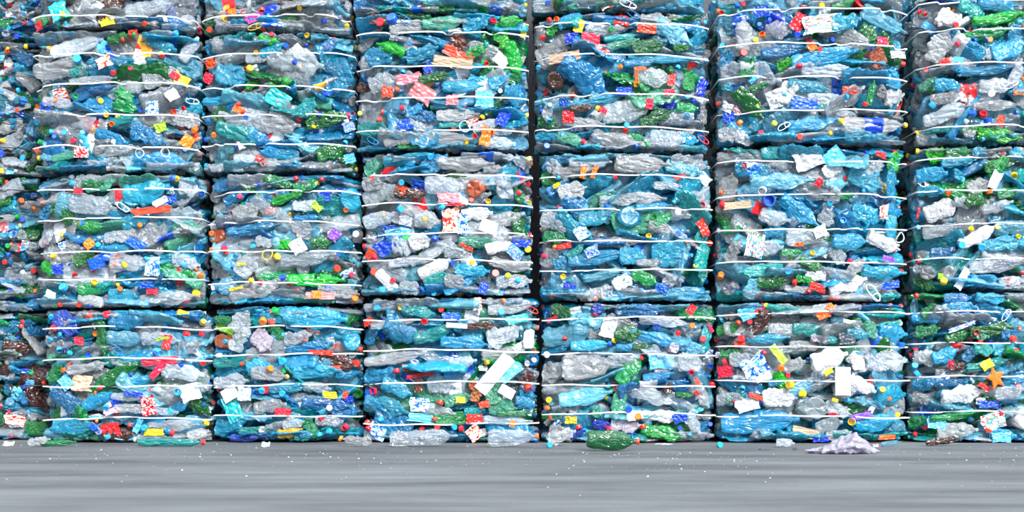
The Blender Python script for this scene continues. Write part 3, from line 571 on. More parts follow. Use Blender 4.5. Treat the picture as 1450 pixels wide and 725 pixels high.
(740, 430): """b pb 160 130 250 110 6; f wh 365 105 62 80 -14; b dg 450 125 125 80 10; b cl 610 75 230 52 -4; b sk 560 145 210 60 -10; b dg 510 185 85 40 0; e li 633 185 54; b sk 290 180 170 52 0 bl; c or 720 95 28; f rd 808 100 46 22 -60; c rd 773 155 30; b tl 790 140 125 60 70; b gr 460 285 150 78 44 rd; b gy 280 270 225 118 0; b gy 130 290 160 112 6; f sk 590 250 105 56 0; b sk 580 310 135 40 4; b li 600 280 80 40 0; c rd 720 295 26; f rd 745 330 34 20 -60; c rd 823 345 28; b cl 720 250 125 88 0; b pg 410 420 135 70 88; b pb 270 400 230 80 6; e br 615 365 54; b dg 690 390 76 30 0; b cl 560 395 210 72 -14;
b gy 770 390 125 80 -42; c bl 450 448 32; e pg 310 460 56; b wh 600 480 190 60 0; f db 670 485 62 42 20; c or 493 483 32; f ye 205 497 52 34 0; c rd 235 520 30; b gy 175 555 125 68 -8; b li 440 520 130 80 -10; b bg 595 550 185 70 -8; b db 340 520 90 50 -20; c bl 478 568 38; c rd 508 517 30; b dg 115 490 66 42 0; b bl 800 530 95 64 0; b db 230 555 80 60 0; b cl 730 510 100 60 -50; b sk 470 190 150 40 0; b bl 130 200 140 40 10; b bl 640 340 140 30 0; b pb 720 190 120 60 -20; b gy 60 350 90 60 30; b sk 40 430 90 60 0; b pb 60 130 90 70 10""",
(1000, 430): """b gr 95 110 100 60 0; b br 230 65 140 62 62; c rd 150 152 34; f rd 140 175 46 22 0; b sk 260 150 190 48 0; f sk 180 25 90 30 20; b tl 430 115 140 60 -10; f bk 590 150 66 48 8; b tl 520 155 66 40 10; b pg 700 115 95 62 -52; b sk 800 120 140 92 0; b gr 110 215 100 52 4; f lm 300 215 90 32 -52; c rd 75 252 32; f rd 80 290 64 50 10; c rd 40 342; c or 310 270 30; b cl 150 240 105 70 0; f wb 200 270 110 90 30; b gy 370 265 95 76 0; b wh 520 235 165 92 16; f ye 510 290 40 24 30; w wh 570 330 66 120 0; b cl 770 240 185 112 10; b bg 330 345 130 66 -60; c ye 355 347 40; c ye 407 387 34; b wh 660 350 130 70 -40;
b cl 590 375 110 60 0; c ye 745 370 28; f ye 540 410 28 14 -20; c lb 150 365; b cl 100 410 120 62 0; f rd 205 395 64 20 -20; f wh 170 430 95 56 16; b wh 310 400 150 88 4; e cl 450 445 150; b cl 560 450 120 78 -10; b sk 230 510 330 112 0; e cl 225 560 84; f pu 650 480 96 30 10; c ye 610 503 36; b sk 720 510 195 82 0; b sk 840 390 160 92 0; b pb 830 510 125 76 -52; f tn 415 550 115 42 -10; f rd 530 470 40 10 0; c bl 835 185 38; b gy 420 180 140 50 0; b wh 640 250 90 70 -40; b sk 300 340 60 40 0; b li 480 150 60 40 0; b cl 520 520 120 70 10; f db 480 575 70 26 0; f or 770 570 80 20 0; b cl 560 560 110 50 0; b sk 640 130 100 50 0; b cl 330 110 140 60 0""",
(1200, 430): """b gr 350 120 105 66 0; b dg 625 112 215 74 8 rd; c rd 543 125 30; c rd 690 150 34; f wb 480 100 120 20 20; b dg 470 140 110 52 10; h wh 665 50 58; b sk 420 220 120 72 14; b gy 350 230 120 80 0; b tl 580 195 90 62 0; b sk 670 190 110 72 10; c rd 705 205 28; b tl 600 260 210 52 10; b br 470 268 82 44 0; s or 615 318 84 110; f ye 585 260 52 36 30; c lb 290 270 32; c lb 300 305 36; f rd 435 260 24 40 0; b bl 340 345 110 60 0; f rd 575 355 54 20 -30; b wh 490 385 190 92 14; b cl 690 380 130 70 0; b gy 330 405 86 62 0; f db 590 430 80 30 0; f wx 615 500 100 76 20; c rd 590 547 30; b gr 460 480 220 36 6; f sk 380 510 74 50 -10; b gy 470 545 175 80 0; b gr 310 510 84 66 0;
e wh 740 500 95; b sk 350 60 130 50 0; b gr 370 30 60 60 40; b sk 480 20 150 60 0; b bl 520 210 90 60 60; b bl 450 340 120 40 0; b sk 660 560 120 60 0; b bl 690 130 80 60 0; c bl 480 30; f sk 650 570 80 40 0; b gy 440 300 120 40 -8; b pg 560 130 60 60 0""",
}

SC = 3.02
def hero_list():
    out = []
    for (ox, oy), text in TABLE.items():
        for line in text.split(';'):
            w = line.split()
            if not w: continue
            k, c, x, y = w[0], w[1], ox + float(w[2]) / SC, oy + float(w[3]) / SC
            dims = [float(v) for v in w[4:7]] if k not in 'c' else []
            ln = dims[0] / SC if dims else 0
            wd = dims[1] / SC if len(dims) > 1 else ln
            an = dims[2] if len(dims) > 2 else None
            if k == 'c' and len(w) > 4: ln = float(w[4]) / SC
            out.append((k, c, x, y, ln, wd, an, w[7:] ))
    return out

HERO = {}
for h in hero_list():
    best, bd = None, 1e9
    for key, (x0, x1, y0, y1) in ROWS.items():
        dx = max(x0 - h[2], 0, h[2] - x1); dy = max(y0 - h[3], 0, h[3] - y1)
        d = dx + dy * 1.3
        if d < bd: best, bd = key, d
    HERO.setdefault(best, []).append(h)

MIX = {'cl': .32, 'gy': .10, 'pb': .25, 'sk': .15, 'bl': .06, 'tl': .04, 'pg': .03, 'gr': .02, 'dg': .03}
MIXES = {
    (2, 1): {'cl': .2, 'pb': .2, 'sk': .3, 'bl': .22, 'tl': .05, 'dg': .03}, (3, 1): {'cl': .26, 'pb': .22, 'sk': .26, 'bl': .16, 'pg': .06, 'gr': .04},
    (6, 1): {'cl': .26, 'pb': .2, 'sk': .18, 'bl': .2, 'gr': .06, 'dg': .06, 'tl': .04}, (4, 2): {'cl': .3, 'pb': .26, 'sk': .22, 'bl': .12, 'tl': .06, 'pg': .04},
    (1, 3): {'cl': .24, 'gy': .24, 'pb': .14, 'sk': .14, 'bl': .14, 'tl': .06, 'dg': .04}, (2, 4): {'cl': .4, 'gy': .3, 'pb': .2, 'sk': .1}, (1, 4): {'cl': .4, 'gy': .3, 'pb': .15, 'bl': .15},
    (3, 2): {'cl': .5, 'gy': .1, 'pb': .22, 'sk': .12, 'bl': .06}, (5, 2): {'cl': .36, 'pb': .24, 'sk': .2, 'bl': .1, 'tl': .06, 'dg': .04},
    (5, 3): {'cl': .34, 'gy': .18, 'pb': .2, 'sk': .14, 'bl': .08, 'tl': .03, 'dg': .03},
}
for r_ in (1, 2, 3, 4): MIXES[(0, r_)] = {'cl': .18, 'gy': .22, 'pb': .12, 'sk': .14, 'bl': .14, 'br': .05, 'gr': .05, 'dg': .10}  # far left stack: its shade is put into a darker mix of plastics
CAPMIX = (('rd', 'lb', 'bl', 'ye', 'or', 'gr', 'wh'), (.3, .26, .2, .1, .07, .03, .04))

PTS = {}
def cloud(me):
    if me.name not in PTS:
        a = np.empty(len(me.vertices) * 3); me.vertices.foreach_get('co', a); PTS[me.name] = a.reshape(-1, 3)
    return PTS[me.name]

def extents(what, M3):
    """reach of a mesh (or of a bottle with its cap and label) once turned and scaled by M3"""
    if isinstance(what, Bottle):
        if what.key not in PTS:
            PTS[what.key] = np.vstack([cloud(what.mesh), cloud(what.label)])
        a = PTS[what.key]
        m = np.array(M3); rt = m / np.linalg.norm(m, axis=0); cm = np.array(what.cap_mat)
        cap = (cloud(CAP_MESH) * 0.95) @ (rt @ cm[:3, :3]).T + m @ cm[:3, 3]
        q = np.vstack([a @ m.T, cap]); lo, hi = q.min(0) - 0.001, q.max(0) + 0.001
        return lo[0], hi[0], lo[1], hi[1], lo[2], hi[2]
    else: a = cloud(what)
    q = a @ np.array(M3).T
    lo, hi = q.min(0), q.max(0)
    return lo[0], hi[0], lo[1], hi[1], lo[2], hi[2]

def ribbon(pts, w, th):
    """closed flat band along pts; its width stands upright"""
    n = len(pts); verts, faces = [], []
    for i, p in enumerate(pts):
        t = (pts[(i + 1) % n] - pts[i - 1]); t.z = 0; t.normalize()
        nrm = Vector((t.y, -t.x, 0))
        for dn, dz in ((0, -w / 2), (th, -w * 0.36), (th, w * 0.36), (0, w / 2), (-th, w * .36), (-th, -w * .36)):
            verts.append(tuple(p + nrm * dn + Vector((0, 0, dz))))
    m = 6
    for i in range(n):
        a, b = i * m, ((i + 1) % n) * m
        for k in range(m): faces.append((a + k, a + (k + 1) % m, b + (k + 1) % m, b + k))
    return verts, faces

DEPTH = 0.95
def build_bale(key, rnd):
    c, r = key
    x0p, x1p, y0p, y1p = ROWS[key]
    yb = 0.28 if c == 0 else {1: 0.0, 2: 0.03, 3: -0.01, 4: 0.0, 5: -0.02, 6: 0.01}[c] + rnd.uniform(-0.015, 0.015)
    X0, X1 = px2x(x0p), px2x(x1p)
    Z0, Z1 = max(0.0, px2z(y1p)), px2z(y0p)
    W, H, XC = X1 - X0, Z1 - Z0, (X0 + X1) / 2
    root = bpy.data.objects.new('bottle_bale', None); COL.objects.link(root)
    root.location = (XC, yb, Z0); root.empty_display_size = 0.2
    tag(root, LABELS[key], 'bale', 'strapped bales of crushed bottles')
    zlo, zhi = 0.003, H - 0.003
    if r == 1: zlo = 0.002
    wl, wr = -W / 2 - 0.009, W / 2 + 0.009      # a little way into the gap beside the next stack
    def face(x, z):
        u, v = max(-1, min(1, x / (W / 2))), max(-1, min(1, (z - H / 2) / (H / 2)))
        return 0.11 * abs(u) ** 4 + 0.016 * abs(v) ** 4, R(38) * u * abs(u) ** 3
    def to_local(px, py): return px2x(px) - XC, px2z(py) - Z0
    def clampd(x, z, e):
        x = min(max(x, wl - e[0]), wr - e[1]) if e[1] - e[0] < wr - wl else 0
        z = min(max(z, zlo - e[4]), zhi - e[5]) if e[5] - e[4] < zhi - zlo else H / 2
        return x, z
    # inside
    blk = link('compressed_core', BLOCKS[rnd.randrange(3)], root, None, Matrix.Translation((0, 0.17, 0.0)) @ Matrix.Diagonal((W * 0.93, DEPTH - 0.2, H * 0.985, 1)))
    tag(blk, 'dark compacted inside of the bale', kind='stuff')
    pk = link('packed_plastic', PACKS[rnd.randrange(4)], root, None, Matrix.Diagonal((W / PW, 1, H / PH, 1)))
    tag(pk, 'bottles packed behind the front layer', kind='stuff')
    # coverage in 4 px cells
    nx, nz = max(4, int((x1p - x0p) / 4)), max(4, int((y1p - y0p) / 4))
    cov = np.zeros((nz, nx)); gx = (np.arange(nx) + .5) / nx * W - W / 2; gz = (np.arange(nz) + .5) / nz * H
    GX, GZ = np.meshgrid(gx, gz)
    def mark(x, z, l, w, a, wt=1.0):
        dx, dz = GX - x, GZ - z
        p = (dx * math.cos(a) + dz * math.sin(a)) / (l / 2); q = (-dx * math.sin(a) + dz * math.cos(a)) / (w / 2)
        cov[(p * p + q * q) < 1] += wt
    heroes = sorted(HERO.get(key, []), key=lambda h: -h[4] * h[5])
    nb = ncap = nfilm = 0
    sl = STRAPS[key]
    sz = [px2z(p) - Z0 for p in sl]
    def press(z): return 0.022 * sum(math.exp(-((z - s) / 0.035) ** 2) for s in sz)
    def put_cap(x, z, col, size=None, back=0.0):
        fy, yaw = face(x, z)
        s = ((size * 0.88 / S / 0.033) if size else rnd.uniform(0.82, 1.0)) * (0.7 if c == 0 else 1)
        tilt = rnd.choice((rnd.uniform(0, 0.7), rnd.uniform(0.6, 1.5))); az = rnd.uniform(0, 2 * PI)
        d = Vector((math.sin(tilt) * math.cos(az), -math.cos(tilt), math.sin(tilt) * math.sin(az)))
        if rnd.random() < 0.3: d = -d
        M3 = d.to_track_quat('X', 'Z').to_matrix()
        x, z = clampd(x, z, (-.025 * max(1, s), .025 * max(1, s), 0, 0, -.025 * max(1, s), .025 * max(1, s)))
        o = link('bottle_cap', CAP_MESH, root, CAP[col], Matrix.Translation((x, fy - 0.043 + back, z)) @ M3.to_4x4() @ Matrix.Scale(s, 4))
        tag(o, 'loose ' + CNAME[col] + ' bottle cap')
    for k, col, px, py, ln, wd, an, ex in heroes:
        x, z = to_local(px, py); l, w = ln / S, wd / S
        fy, yaw = face(x, z)
        if k == 'c':
            if ncap < 70: put_cap(x, z, col, ln or None); ncap += 1
            continue
        if k == 'b':
            small = l < 0.2
            keys = [q for q in FLATS if (q.startswith('jug') if w > 0.17 else True)]
            if w / max(l, 1e-3) > 0.62: keys = ['crumpled_a', 'crumpled_b', 'soda_b', 'jug_b']
            elif l > 0.26 and w < 0.2: keys = ['soda_a', 'soda_b', 'water_a', 'water_b', 'soda_c']
            elif l < 0.2: keys = ['water_c', 'slim_a', 'slim_b', 'soda_c']
            kk = rnd.choice(keys); b = BOTTLES[kk]
            if an is None: an = rnd.gauss(0, 12) + rnd.choice((0, 180))
            a = R(an)
            sx = min(1.5, max(.42, l / b.len)); szz = min(1.9, max(.4, w / b.W)); sy = min(1.25, max(.6, (sx + szz) / 2))
            Rm = rot(yaw, a, R(rnd.uniform(-5, 5)), R(rnd.uniform(-14, 14)))
            M = Rm @ Matrix.Diagonal((sx, sy, szz, 1))
            e = extents(b, M.to_3x3()); x, z = clampd(x, z, e)
            area = min(1, l * w / 0.04)
            y = fy - 0.028 + 0.016 * area + rnd.uniform(-.006, .006) + press(z)
            cap = ex[0] if ex else None
            lab = ex[1] if len(ex) > 1 else None
            bottle(root, kk, col, (x, y, z), Rm, (sx, sy, szz), cap if cap != '-' else None, lab, desc='flattened %s bottle' % NAME[col])
            mark(x, z, l, w, a, 1.6); nb += 1
        elif k == 'e':
            kk = rnd.choice(ROUNDS); b = BOTTLES[kk]
            s = l / (b.W * 0.98)
            Rm = Matrix.Rotation(R(90) + rnd.uniform(-.3, .3) + yaw, 4, 'Z') @ Matrix.Rotation(rnd.uniform(-.3, .3), 4, 'Y') @ Matrix.Rotation(rnd.uniform(0, 6), 4, 'X')
            sc = (min(1, s) * 0.7, s * rnd.uniform(.95, 1.15), s)
            M = Rm @ Matrix.Diagonal((*sc, 1)); e = extents(b, M.to_3x3()); x, z = clampd(x, z, e)
            bottle(root, kk, col, (x, fy - 0.05 - e[2], z), Rm, sc, desc='%s bottle seen from its round base' % NAME[col])
            mark(x, z, l, l, 0, 1.6); nb += 1
        elif k in 'fw':
            me = rnd.choice(CARD) if k == 'w' else rnd.choice(FILMS)
            a = R(an if an is not None else rnd.gauss(0, 14))
            Rm = rot(yaw, a, R(rnd.uniform(-8, 8)), R(rnd.uniform(-12, 12)))
            sc = (l, max(0.03, 0.5 * min(l, w)) if k == 'f' else 0.1, w)
            x, z = clampd(x, z, extents(me, (Rm @ Matrix.Diagonal((*sc, 1))).to_3x3()))
            o = link('card_strip' if k == 'w' else 'film_scrap', me, root, FILM[col], Matrix.Translation((x, fy - (0.062 if k == 'w' else 0.05 - 0.012 * min(1, l * w / .01)), z)) @ Rm @ Matrix.Diagonal((*sc, 1)))
            tag(o, ('flat %s card strip' if k == 'w' else 'crumpled %s film') % FNAME[col])
            mark(x, z, l, w, a, 1.2); nfilm += 1
        elif k == 's':
            o = link('star_scrap', STAR, root, None, Matrix.Translation((x, fy - 0.07, z)) @ rot(0, R(18), 0, 0) @ Matrix.Diagonal((l, 0.07, w, 1)))
            tag(o, 'orange star shaped scrap')
        elif k == 'h':
            big = l * 1.0 > 0.075
            s = l / (0.10 if big else 0.06)
            a = R(an if an is not None else rnd.uniform(-60, 60))
            Rm = rot(yaw, a, R(rnd.uniform(-15, 15)), R(rnd.uniform(-25, 25))) @ Matrix.Scale(s, 4)
            x, z = clampd(x, z, extents(HANDLES[0 if big else 1], Rm.to_3x3()))
            o = link('carry_handle', HANDLES[0 if big else 1], root, M_HANDLE[col], Matrix.Translation((x, fy - 0.056, z)) @ Rm)
            tag(o, {'wh': 'white', 'bl': 'blue', 'rd': 'red', 'ye': 'yellow', 'li': 'lilac'}[col] + ' plastic carrying loop')
    # the rest of the front layer
    mix = MIXES.get(key, MIX); ks, ws = list(mix), list(mix.values())
    zmax = H if r != 4 else min(H, px2z(-25) - Z0)
    xmin = -W / 2 if c != 0 else px2x(-75) - XC
    xmax = W / 2 if c != 6 else px2x(1490) - XC
    small = 0.62 if c == 0 else 1.0
    sel = (GZ < zmax) & (GX > xmin) & (GX < xmax)
    limit = 99
    for zt in (0.022, H - 0.022):           # thin ones pressed flat along the seams between bales
        n_ = max(2, int(5 * (xmax - xmin) / W)) if zt < zmax else 0
        for i_ in range(n_):
            x = xmin + (i_ + rnd.uniform(.2, .8)) / n_ * (xmax - xmin); z = zt
            fy, yaw = face(x, z); kk = rnd.choice(FLATS); b = BOTTLES[kk]; s = rnd.uniform(.75, 1.0) * small
            Rm = rot(yaw, R(rnd.gauss(0, 5)) + rnd.choice((0, PI)), R(rnd.gauss(0, 8)), R(rnd.uniform(50, 95)))
            sc = (s, s * rnd.uniform(.7, 1), s); e = extents(b, (Rm @ Matrix.Diagonal((*sc, 1))).to_3x3()); x, z = clampd(x, z, e)
            bottle(root, kk, rnd.choices(ks, ws)[0], (x, fy + rnd.uniform(0, .02), z), Rm, sc, rnd.choices(*CAPMIX)[0] if rnd.random() < .3 else None)
            mark(x, z, (e[1] - e[0]) * .9, .04, 0); nb += 1
    while nb < limit:
        if cov[sel].mean() > 3.4 and nb > 30: break
        best, bc = None, 1e9
        for _ in range(10):
            x, z = rnd.uniform(xmin, xmax), rnd.uniform(0, zmax)
            i, j = min(nx - 1, int((x + W / 2) / W * nx)), min(nz - 1, int(z / H * nz))
            v = cov[max(0, j - 2):j + 3, max(0, i - 4):i + 5].mean()
            if v < bc: best, bc = (x, z), v
        x, z = best
        fy, yaw = face(x, z)
        col = rnd.choices(ks, ws)[0]
        if rnd.random() < (0.10 if c else 0.3):
            kk = rnd.choice(ROUNDS); b = BOTTLES[kk]; s = rnd.uniform(0.75, 1.05) * small
            Rm = Matrix.Rotation(R(90) + rnd.uniform(-.5, .5) + yaw, 4, 'Z') @ Matrix.Rotation(rnd.uniform(-.4, .4), 4, 'Y') @ Matrix.Rotation(rnd.uniform(0, 6), 4, 'X')
            if rnd.random() < 0.35: Rm = Rm @ Matrix.Rotation(PI, 4, 'Z')
            sc = (s * 0.6, s * rnd.uniform(.8, 1.1), s)
            M = Rm @ Matrix.Diagonal((*sc, 1)); e = extents(b, M.to_3x3()); x, z = clampd(x, z, e)
            cap = rnd.choices(*CAPMIX)[0] if rnd.random() < .6 else None
            bottle(root, kk, col, (x, fy - 0.02 - e[2] + rnd.uniform(0, .03), z), Rm, sc, cap); mark(x, z, .1 * s, .1 * s, 0)
        else:
            kk = rnd.choice(FLATS); b = BOTTLES[kk]
            an = R(rnd.gauss(0, 22)) + rnd.choice((0, PI)); roll = R(rnd.gauss(0, 22) if rnd.random() < .6 else rnd.uniform(40, 90))
            s = rnd.uniform(0.85, 1.2) * small
            if z < 0.06 or z > H - 0.06: an, roll = R(rnd.gauss(0, 4)) + rnd.choice((0, PI)), R(rnd.uniform(62, 98))
            sc = (s, s * rnd.uniform(.8, 1.2), s * rnd.uniform(.85, 1.15))
            Rm = rot(yaw, an, R(rnd.gauss(0, 9)), roll)
            M = Rm @ Matrix.Diagonal((*sc, 1)); e = extents(b, M.to_3x3()); x, z = clampd(x, z, e)
            d = 0.018 + rnd.uniform(0, 0.05) - 0.02 * (bc < 0.6)
            cap = rnd.choices(*CAPMIX)[0] if rnd.random() < .45 else None
            lab = rnd.choice(('wb', 'wr', 'bw', 'wx', 'rw', 'wh', 'db', 'sk')) if rnd.random() < .16 else None
            bottle(root, kk, col, (x, fy + d + press(z) * .6, z), Rm, sc, cap, lab)
            mark(x, z, (e[1] - e[0]) * .9, max(.04, (e[5] - e[4]) * .6), 0)
        nb += 1
    area = min(1.0, (xmax - xmin) / W) * min(1.0, zmax / H)
    for _ in range(int(17 * area)):
        x, z = rnd.uniform(xmin, xmax), rnd.uniform(0.02, zmax)
        put_cap(x, z, rnd.choices(*CAPMIX)[0], None, rnd.uniform(0.01, 0.05))
    for _ in range(int(7 * area)):
        x, z = rnd.uniform(xmin, xmax), rnd.uniform(0.04, zmax - 0.04); fy, yaw = face(x, z)
        l, w = rnd.uniform(.04, .12), rnd.uniform(.03, .07)
        me = rnd.choice(FILMS); Rm = rot(yaw, R(rnd.gauss(0, 30)), R(rnd.uniform(-20, 20)), R(rnd.uniform(-40, 40))) @ Matrix.Diagonal((l, .035, w, 1))
        x, z = clampd(x, z, extents(me, Rm.to_3x3()))
        col = rnd.choice(('wh', 'wb', 'wr', 'rd', 'db', 'sk', 'wx', 'bw', 'gy', 'wh'))
        o = link('film_scrap', me, root, FILM[col], Matrix.Translation((x, fy - rnd.uniform(-.02, .02), z)) @ Rm)
        tag(o, 'crumpled %s film' % FNAME[col])
    # straps round the bale
    for s in sz:
        pts = []; ph = rnd.uniform(0, 6); n = 84
        hw = W / 2 + 0.006; y0, y1 = -0.056, DEPTH - 0.03
        dips = [(rnd.uniform(-1, 0.2), rnd.uniform(.05, .16)), (rnd.uniform(-1, 1), rnd.uniform(.04, .10)), (rnd.uniform(-1, 1), rnd.uniform(.03, .08))]
        for i in range(n + 1):
            u = -1 + 2 * i / n
            x = u * hw
            y = y0 + 0.10 * abs(u) ** 5 + 0.005 * math.sin(5 * u + ph)
            y += 0.06 * max(math.exp(-((u - a_) / w_) ** 4) for a_, w_ in dips)
            z = s + 0.006 * math.sin(2.3 * u + ph) + 0.003 * math.sin(9 * u + ph * 2) - (0.009 * u * u if c else 0)
            pts.append(Vector((x, y, z)))
        for i in range(1, 10): pts.append(Vector((hw, pts[n].y + (y1 - pts[n].y) * i / 10, pts[n].z)))
        for i in range(21): pts.append(Vector((hw - 2 * hw * i / 20, y1, s - .01)))
        for i in range(1, 10): pts.append(Vector((-hw, y1 + (pts[0].y - y1) * i / 10, pts[0].z)))
        v, f = ribbon(pts, 0.008 if c else 0.006, 0.0014)
        o = link('strap' if c else 'tie_wire', make_mesh('strap', v, f, M_STRAP if c else M_WIRE, True, 60), root)
        tag(o, 'white plastic strap round the bale' if c else 'dark wire round the bale')
    return root

for i_, key_ in enumerate(sorted(ROWS)):
    build_bale(key_, random.Random(1000 + 17 * i_))

# ------------------------------------------------------------------ loose things on the floor
def loose(key, col, px, py, ln, wd, an, label, cat='bottle', name='plastic_bottle', cap=None, lab=None, roll=0, yaw=0, sy=None, y=None):
    """a thing lying on the floor; py is where it touches the floor"""
    y = DIST * (127.0 - 1) / (py - HORIZON) - DIST if y is None else y
    y = (117.0 * DIST) / (py - HORIZON) - DIST if y is None else y
    k = (DIST + y) / DIST
    b = BOTTLES[key]
    sc = (ln / S * k / b.len, 1, wd / S * k / b.W)
    sc = (sc[0], sy or (sc[0] + sc[2]) / 2, sc[2])
    Rm = rot(yaw, R(an), 0, R(roll))
    e = extents(b, (Rm @ Matrix.Diagonal((*sc, 1))).to_3x3())
    o = bottle(None, key, col, (px2x(px, y), y, 0.001 - e[4]), Rm, sc, cap, lab, name=name)
    tag(o, label, cat)
    return o

def gy(py): return (CAMZ * S * DIST) / (py - HORIZON) - DIST

loose('whole_a', 'dg', 867, 636, 74, 29, -3, 'dark green bottle with pinkish red cap lying alone on the concrete', cap='rd', roll=4, y=gy(639))
loose('slim_b', 'tl', 243, 633, 96, 12, 1, 'long flattened teal bottle with red cap at the foot of the first light stack', cap='rd', roll=8, y=gy(632.5))
loose('slim_a', 'gr', 83, 633, 50, 9, 0, 'thin green flattened bottle lying near the far left corner of the stacks', roll=5, y=gy(632.5))
loose('crumpled_b', 'gy', 504, 633, 44, 17, 182, 'small clear crumpled bottle with orange cap at the seam of second and third stacks', cap='or', y=gy(633))
loose('soda_a', 'cl', 726, 630, 72, 26, 0, 'clear bottle with orange cap and band along the floor under the third light stack', cap='or', lab=None, roll=10, y=gy(633.5))
loose('jug_a', 'cl', 600, 631, 96, 24, 2, 'long clear flattened bottle on the floor left of the orange banded bottle', roll=6, y=gy(633))
loose('crumpled_a', 'gy', 796, 629, 42, 24, 8, 'cloudy grey crumpled bottle on the floor left of the lone green bottle', y=gy(632))
loose('slim_a', 'br', 1335, 630, 48, 12, 3, 'maroon flattened bottle lying under the rightmost stack', roll=5, y=gy(632))
loose('water_c', 'cl', 1112, 632, 26, 13, -8, 'small clear bottle end lying left of the crumpled lilac bag', roll=0, y=gy(634))
loose('water_c', 'pb', 1262, 631, 28, 8, 4, 'little pale blue flattened bottle right of the crumpled lilac bag', roll=5, y=gy(633))
loose('crumpled_b', 'gy', 55, 632, 32, 15, 20, 'cloudy grey crumpled bottle on the floor at the far left', y=gy(633.5))

def bag_mat():
    m, nt, out = new_mat('thin_lilac_bag_film'); L = nt.links.new
    b, oi, _ = wrinkle(nt, 30, 0.8, 0.02)
    c = vary(nt, oi, rgb(166, 162, 180), 0.005, 0.05)
    p = nt.nodes.new('ShaderNodeBsdfPrincipled'); p.inputs['Roughness'].default_value = 0.38; L(c, p.inputs['Base Color']); L(b.outputs[0], p.inputs['Normal'])
    t = nt.nodes.new('ShaderNodeBsdfTranslucent'); L(c, t.inputs[0])
    x = nt.nodes.new('ShaderNodeMixShader'); x.inputs[0].default_value = 0.35; L(p.outputs[0], x.inputs[1]); L(t.outputs[0], x.inputs[2])
    L(x.outputs[0], out.inputs[0]); return m
M_BAG = bag_mat()

def bag():
    n, m = 72, 40; verts, faces = [], []
    L, Hh, Dp = 0.385, 0.098, 0.2
    for j in range(m + 1):
        th = PI * j / m
        for i in range(n):
            a = 2 * PI * i / n
            d = Vector((math.sin(th) * math.cos(a), math.sin(th) * math.sin(a), math.cos(th)))
            x = d.x
            hgt = 0.28 + 0.72 * math.exp(-((x - 0.25) / 0.42) ** 2)
            p = Vector((x * L / 2, d.y * Dp / 2 * (0.5 + 0.5 * (1 - abs(x) ** 3)), (0.5 + 0.5 * d.z) * Hh * hgt))
            nv = noise.noise_vector(p * 16 + Vector((5, 2, 1)))
            v, _ = noise.voronoi((p + nv * 0.012) * 26)
            v2, _ = noise.voronoi((p + nv * 0.01) * 60)
            p = p + d * ((v[0] - .4) * 0.035 + (v2[0] - .35) * 0.012) + nv * 0.012
            p.z = max(0.001, p.z)
            verts.append(tuple(p))
    for j in range(m):
        for i in range(n):
            a, b = j * n + i, j * n + (i + 1) % n
            faces.append((a, b, b + n, a + n))
    y = gy(642)
    o = link('plastic_bag', make_mesh('plastic_bag', verts, faces, M_BAG, True, 30), None, None, Matrix.Translation((px2x(1193, y), y, 0)))
    tag(o, 'crumpled pale lilac plastic bag lying on the concrete', 'bag')
bag()

for (px, py, l, w, col, lb) in ((376, 633, 12, 9, 'wh', 'little white film scrap on the concrete before the second light stack'),
                                (12, 632, 16, 9, 'gy', 'little grey film scrap on the concrete at the far left corner'),
                                (1125, 638, 7, 4, 'bk', 'tiny charcoal scrap on the concrete left of the lilac bag'),
                                (1082, 638, 16, 2, 'bk', 'thin charcoal sliver flat on the concrete, well left of the lilac bag'),
                                (940, 630, 26, 2, 'wh', 'thin white sliver on the concrete right of the lone green bottle'),
                                (1240, 633, 8, 5, 'wr', 'tiny white and red scrap between lilac bag and little blue bottle')):
    y = gy(py); k = (DIST + y) / DIST
    o = link('film_scrap', FILMS[int(px) % 7], None, FILM[col], Matrix.Translation((px2x(px, y), y, w / S * k * .5 + .004)) @ Matrix.Rotation(R(-50), 4, 'X') @ Matrix.Diagonal((l / S * k, .02, w / S * k, 1)))
    bpy.context.view_layer.update()
    lo = min((o.matrix_world @ v.co).z for v in o.data.vertices); o.location.z += 0.001 - lo
    tag(o, lb, 'scrap')
for (px, py, col, lb) in ((838 + 180, 631, 'tl', 'teal bottle cap on the floor below a gap, left of the crumpled lilac bag'),
                          (777, 631, 'lb', 'light blue bottle cap on the floor right of the orange banded bottle')):
    y = gy(py + 3)
    o = link('loose_cap', CAP_MESH, None, CAP[col], Matrix.Translation((px2x(px, y), y, 0.0172)) @ Matrix.Rotation(R(-70), 4, 'Z'))
    tag(o, lb, 'bottle cap')

def crumbs():
    rnd = random.Random(5); verts, faces = [], []
    for _ in range(420):
        py = 629 + abs(rnd.gauss(0, 1)) * 22
        if py > 715: continue
        pxx = rnd.uniform(-30, 1480)
        if 1125 < pxx < 1260 and py < 655 or 1240 > pxx > 820 and py < 641: continue
        y = gy(py); x = px2x(pxx, y); s = rnd.choice((.0015, .002, .002, .0025, .003, .003, .004, .006)); a = rnd.uniform(0, 6)
        o = len(verts)
        for k in range(5):
            q = a + k * 2 * PI / 5; verts.append((x + s * math.cos(q) * rnd.uniform(.6, 1.2), y + s * math.sin(q), 0.0008 + rnd.uniform(0, s * .3)))
        verts.append((x, y, 0.001 + s * .7))
        for k in range(5): faces.append((o + k, o + (k + 1) % 5, o + 5))
    o = link('plastic_crumbs', make_mesh('plastic_crumbs', verts, faces, FILM['wh'], False, 0))
    tag(o, 'tiny pale plastic crumbs strewn over the concrete', 'crumbs', kind='stuff')
crumbs()

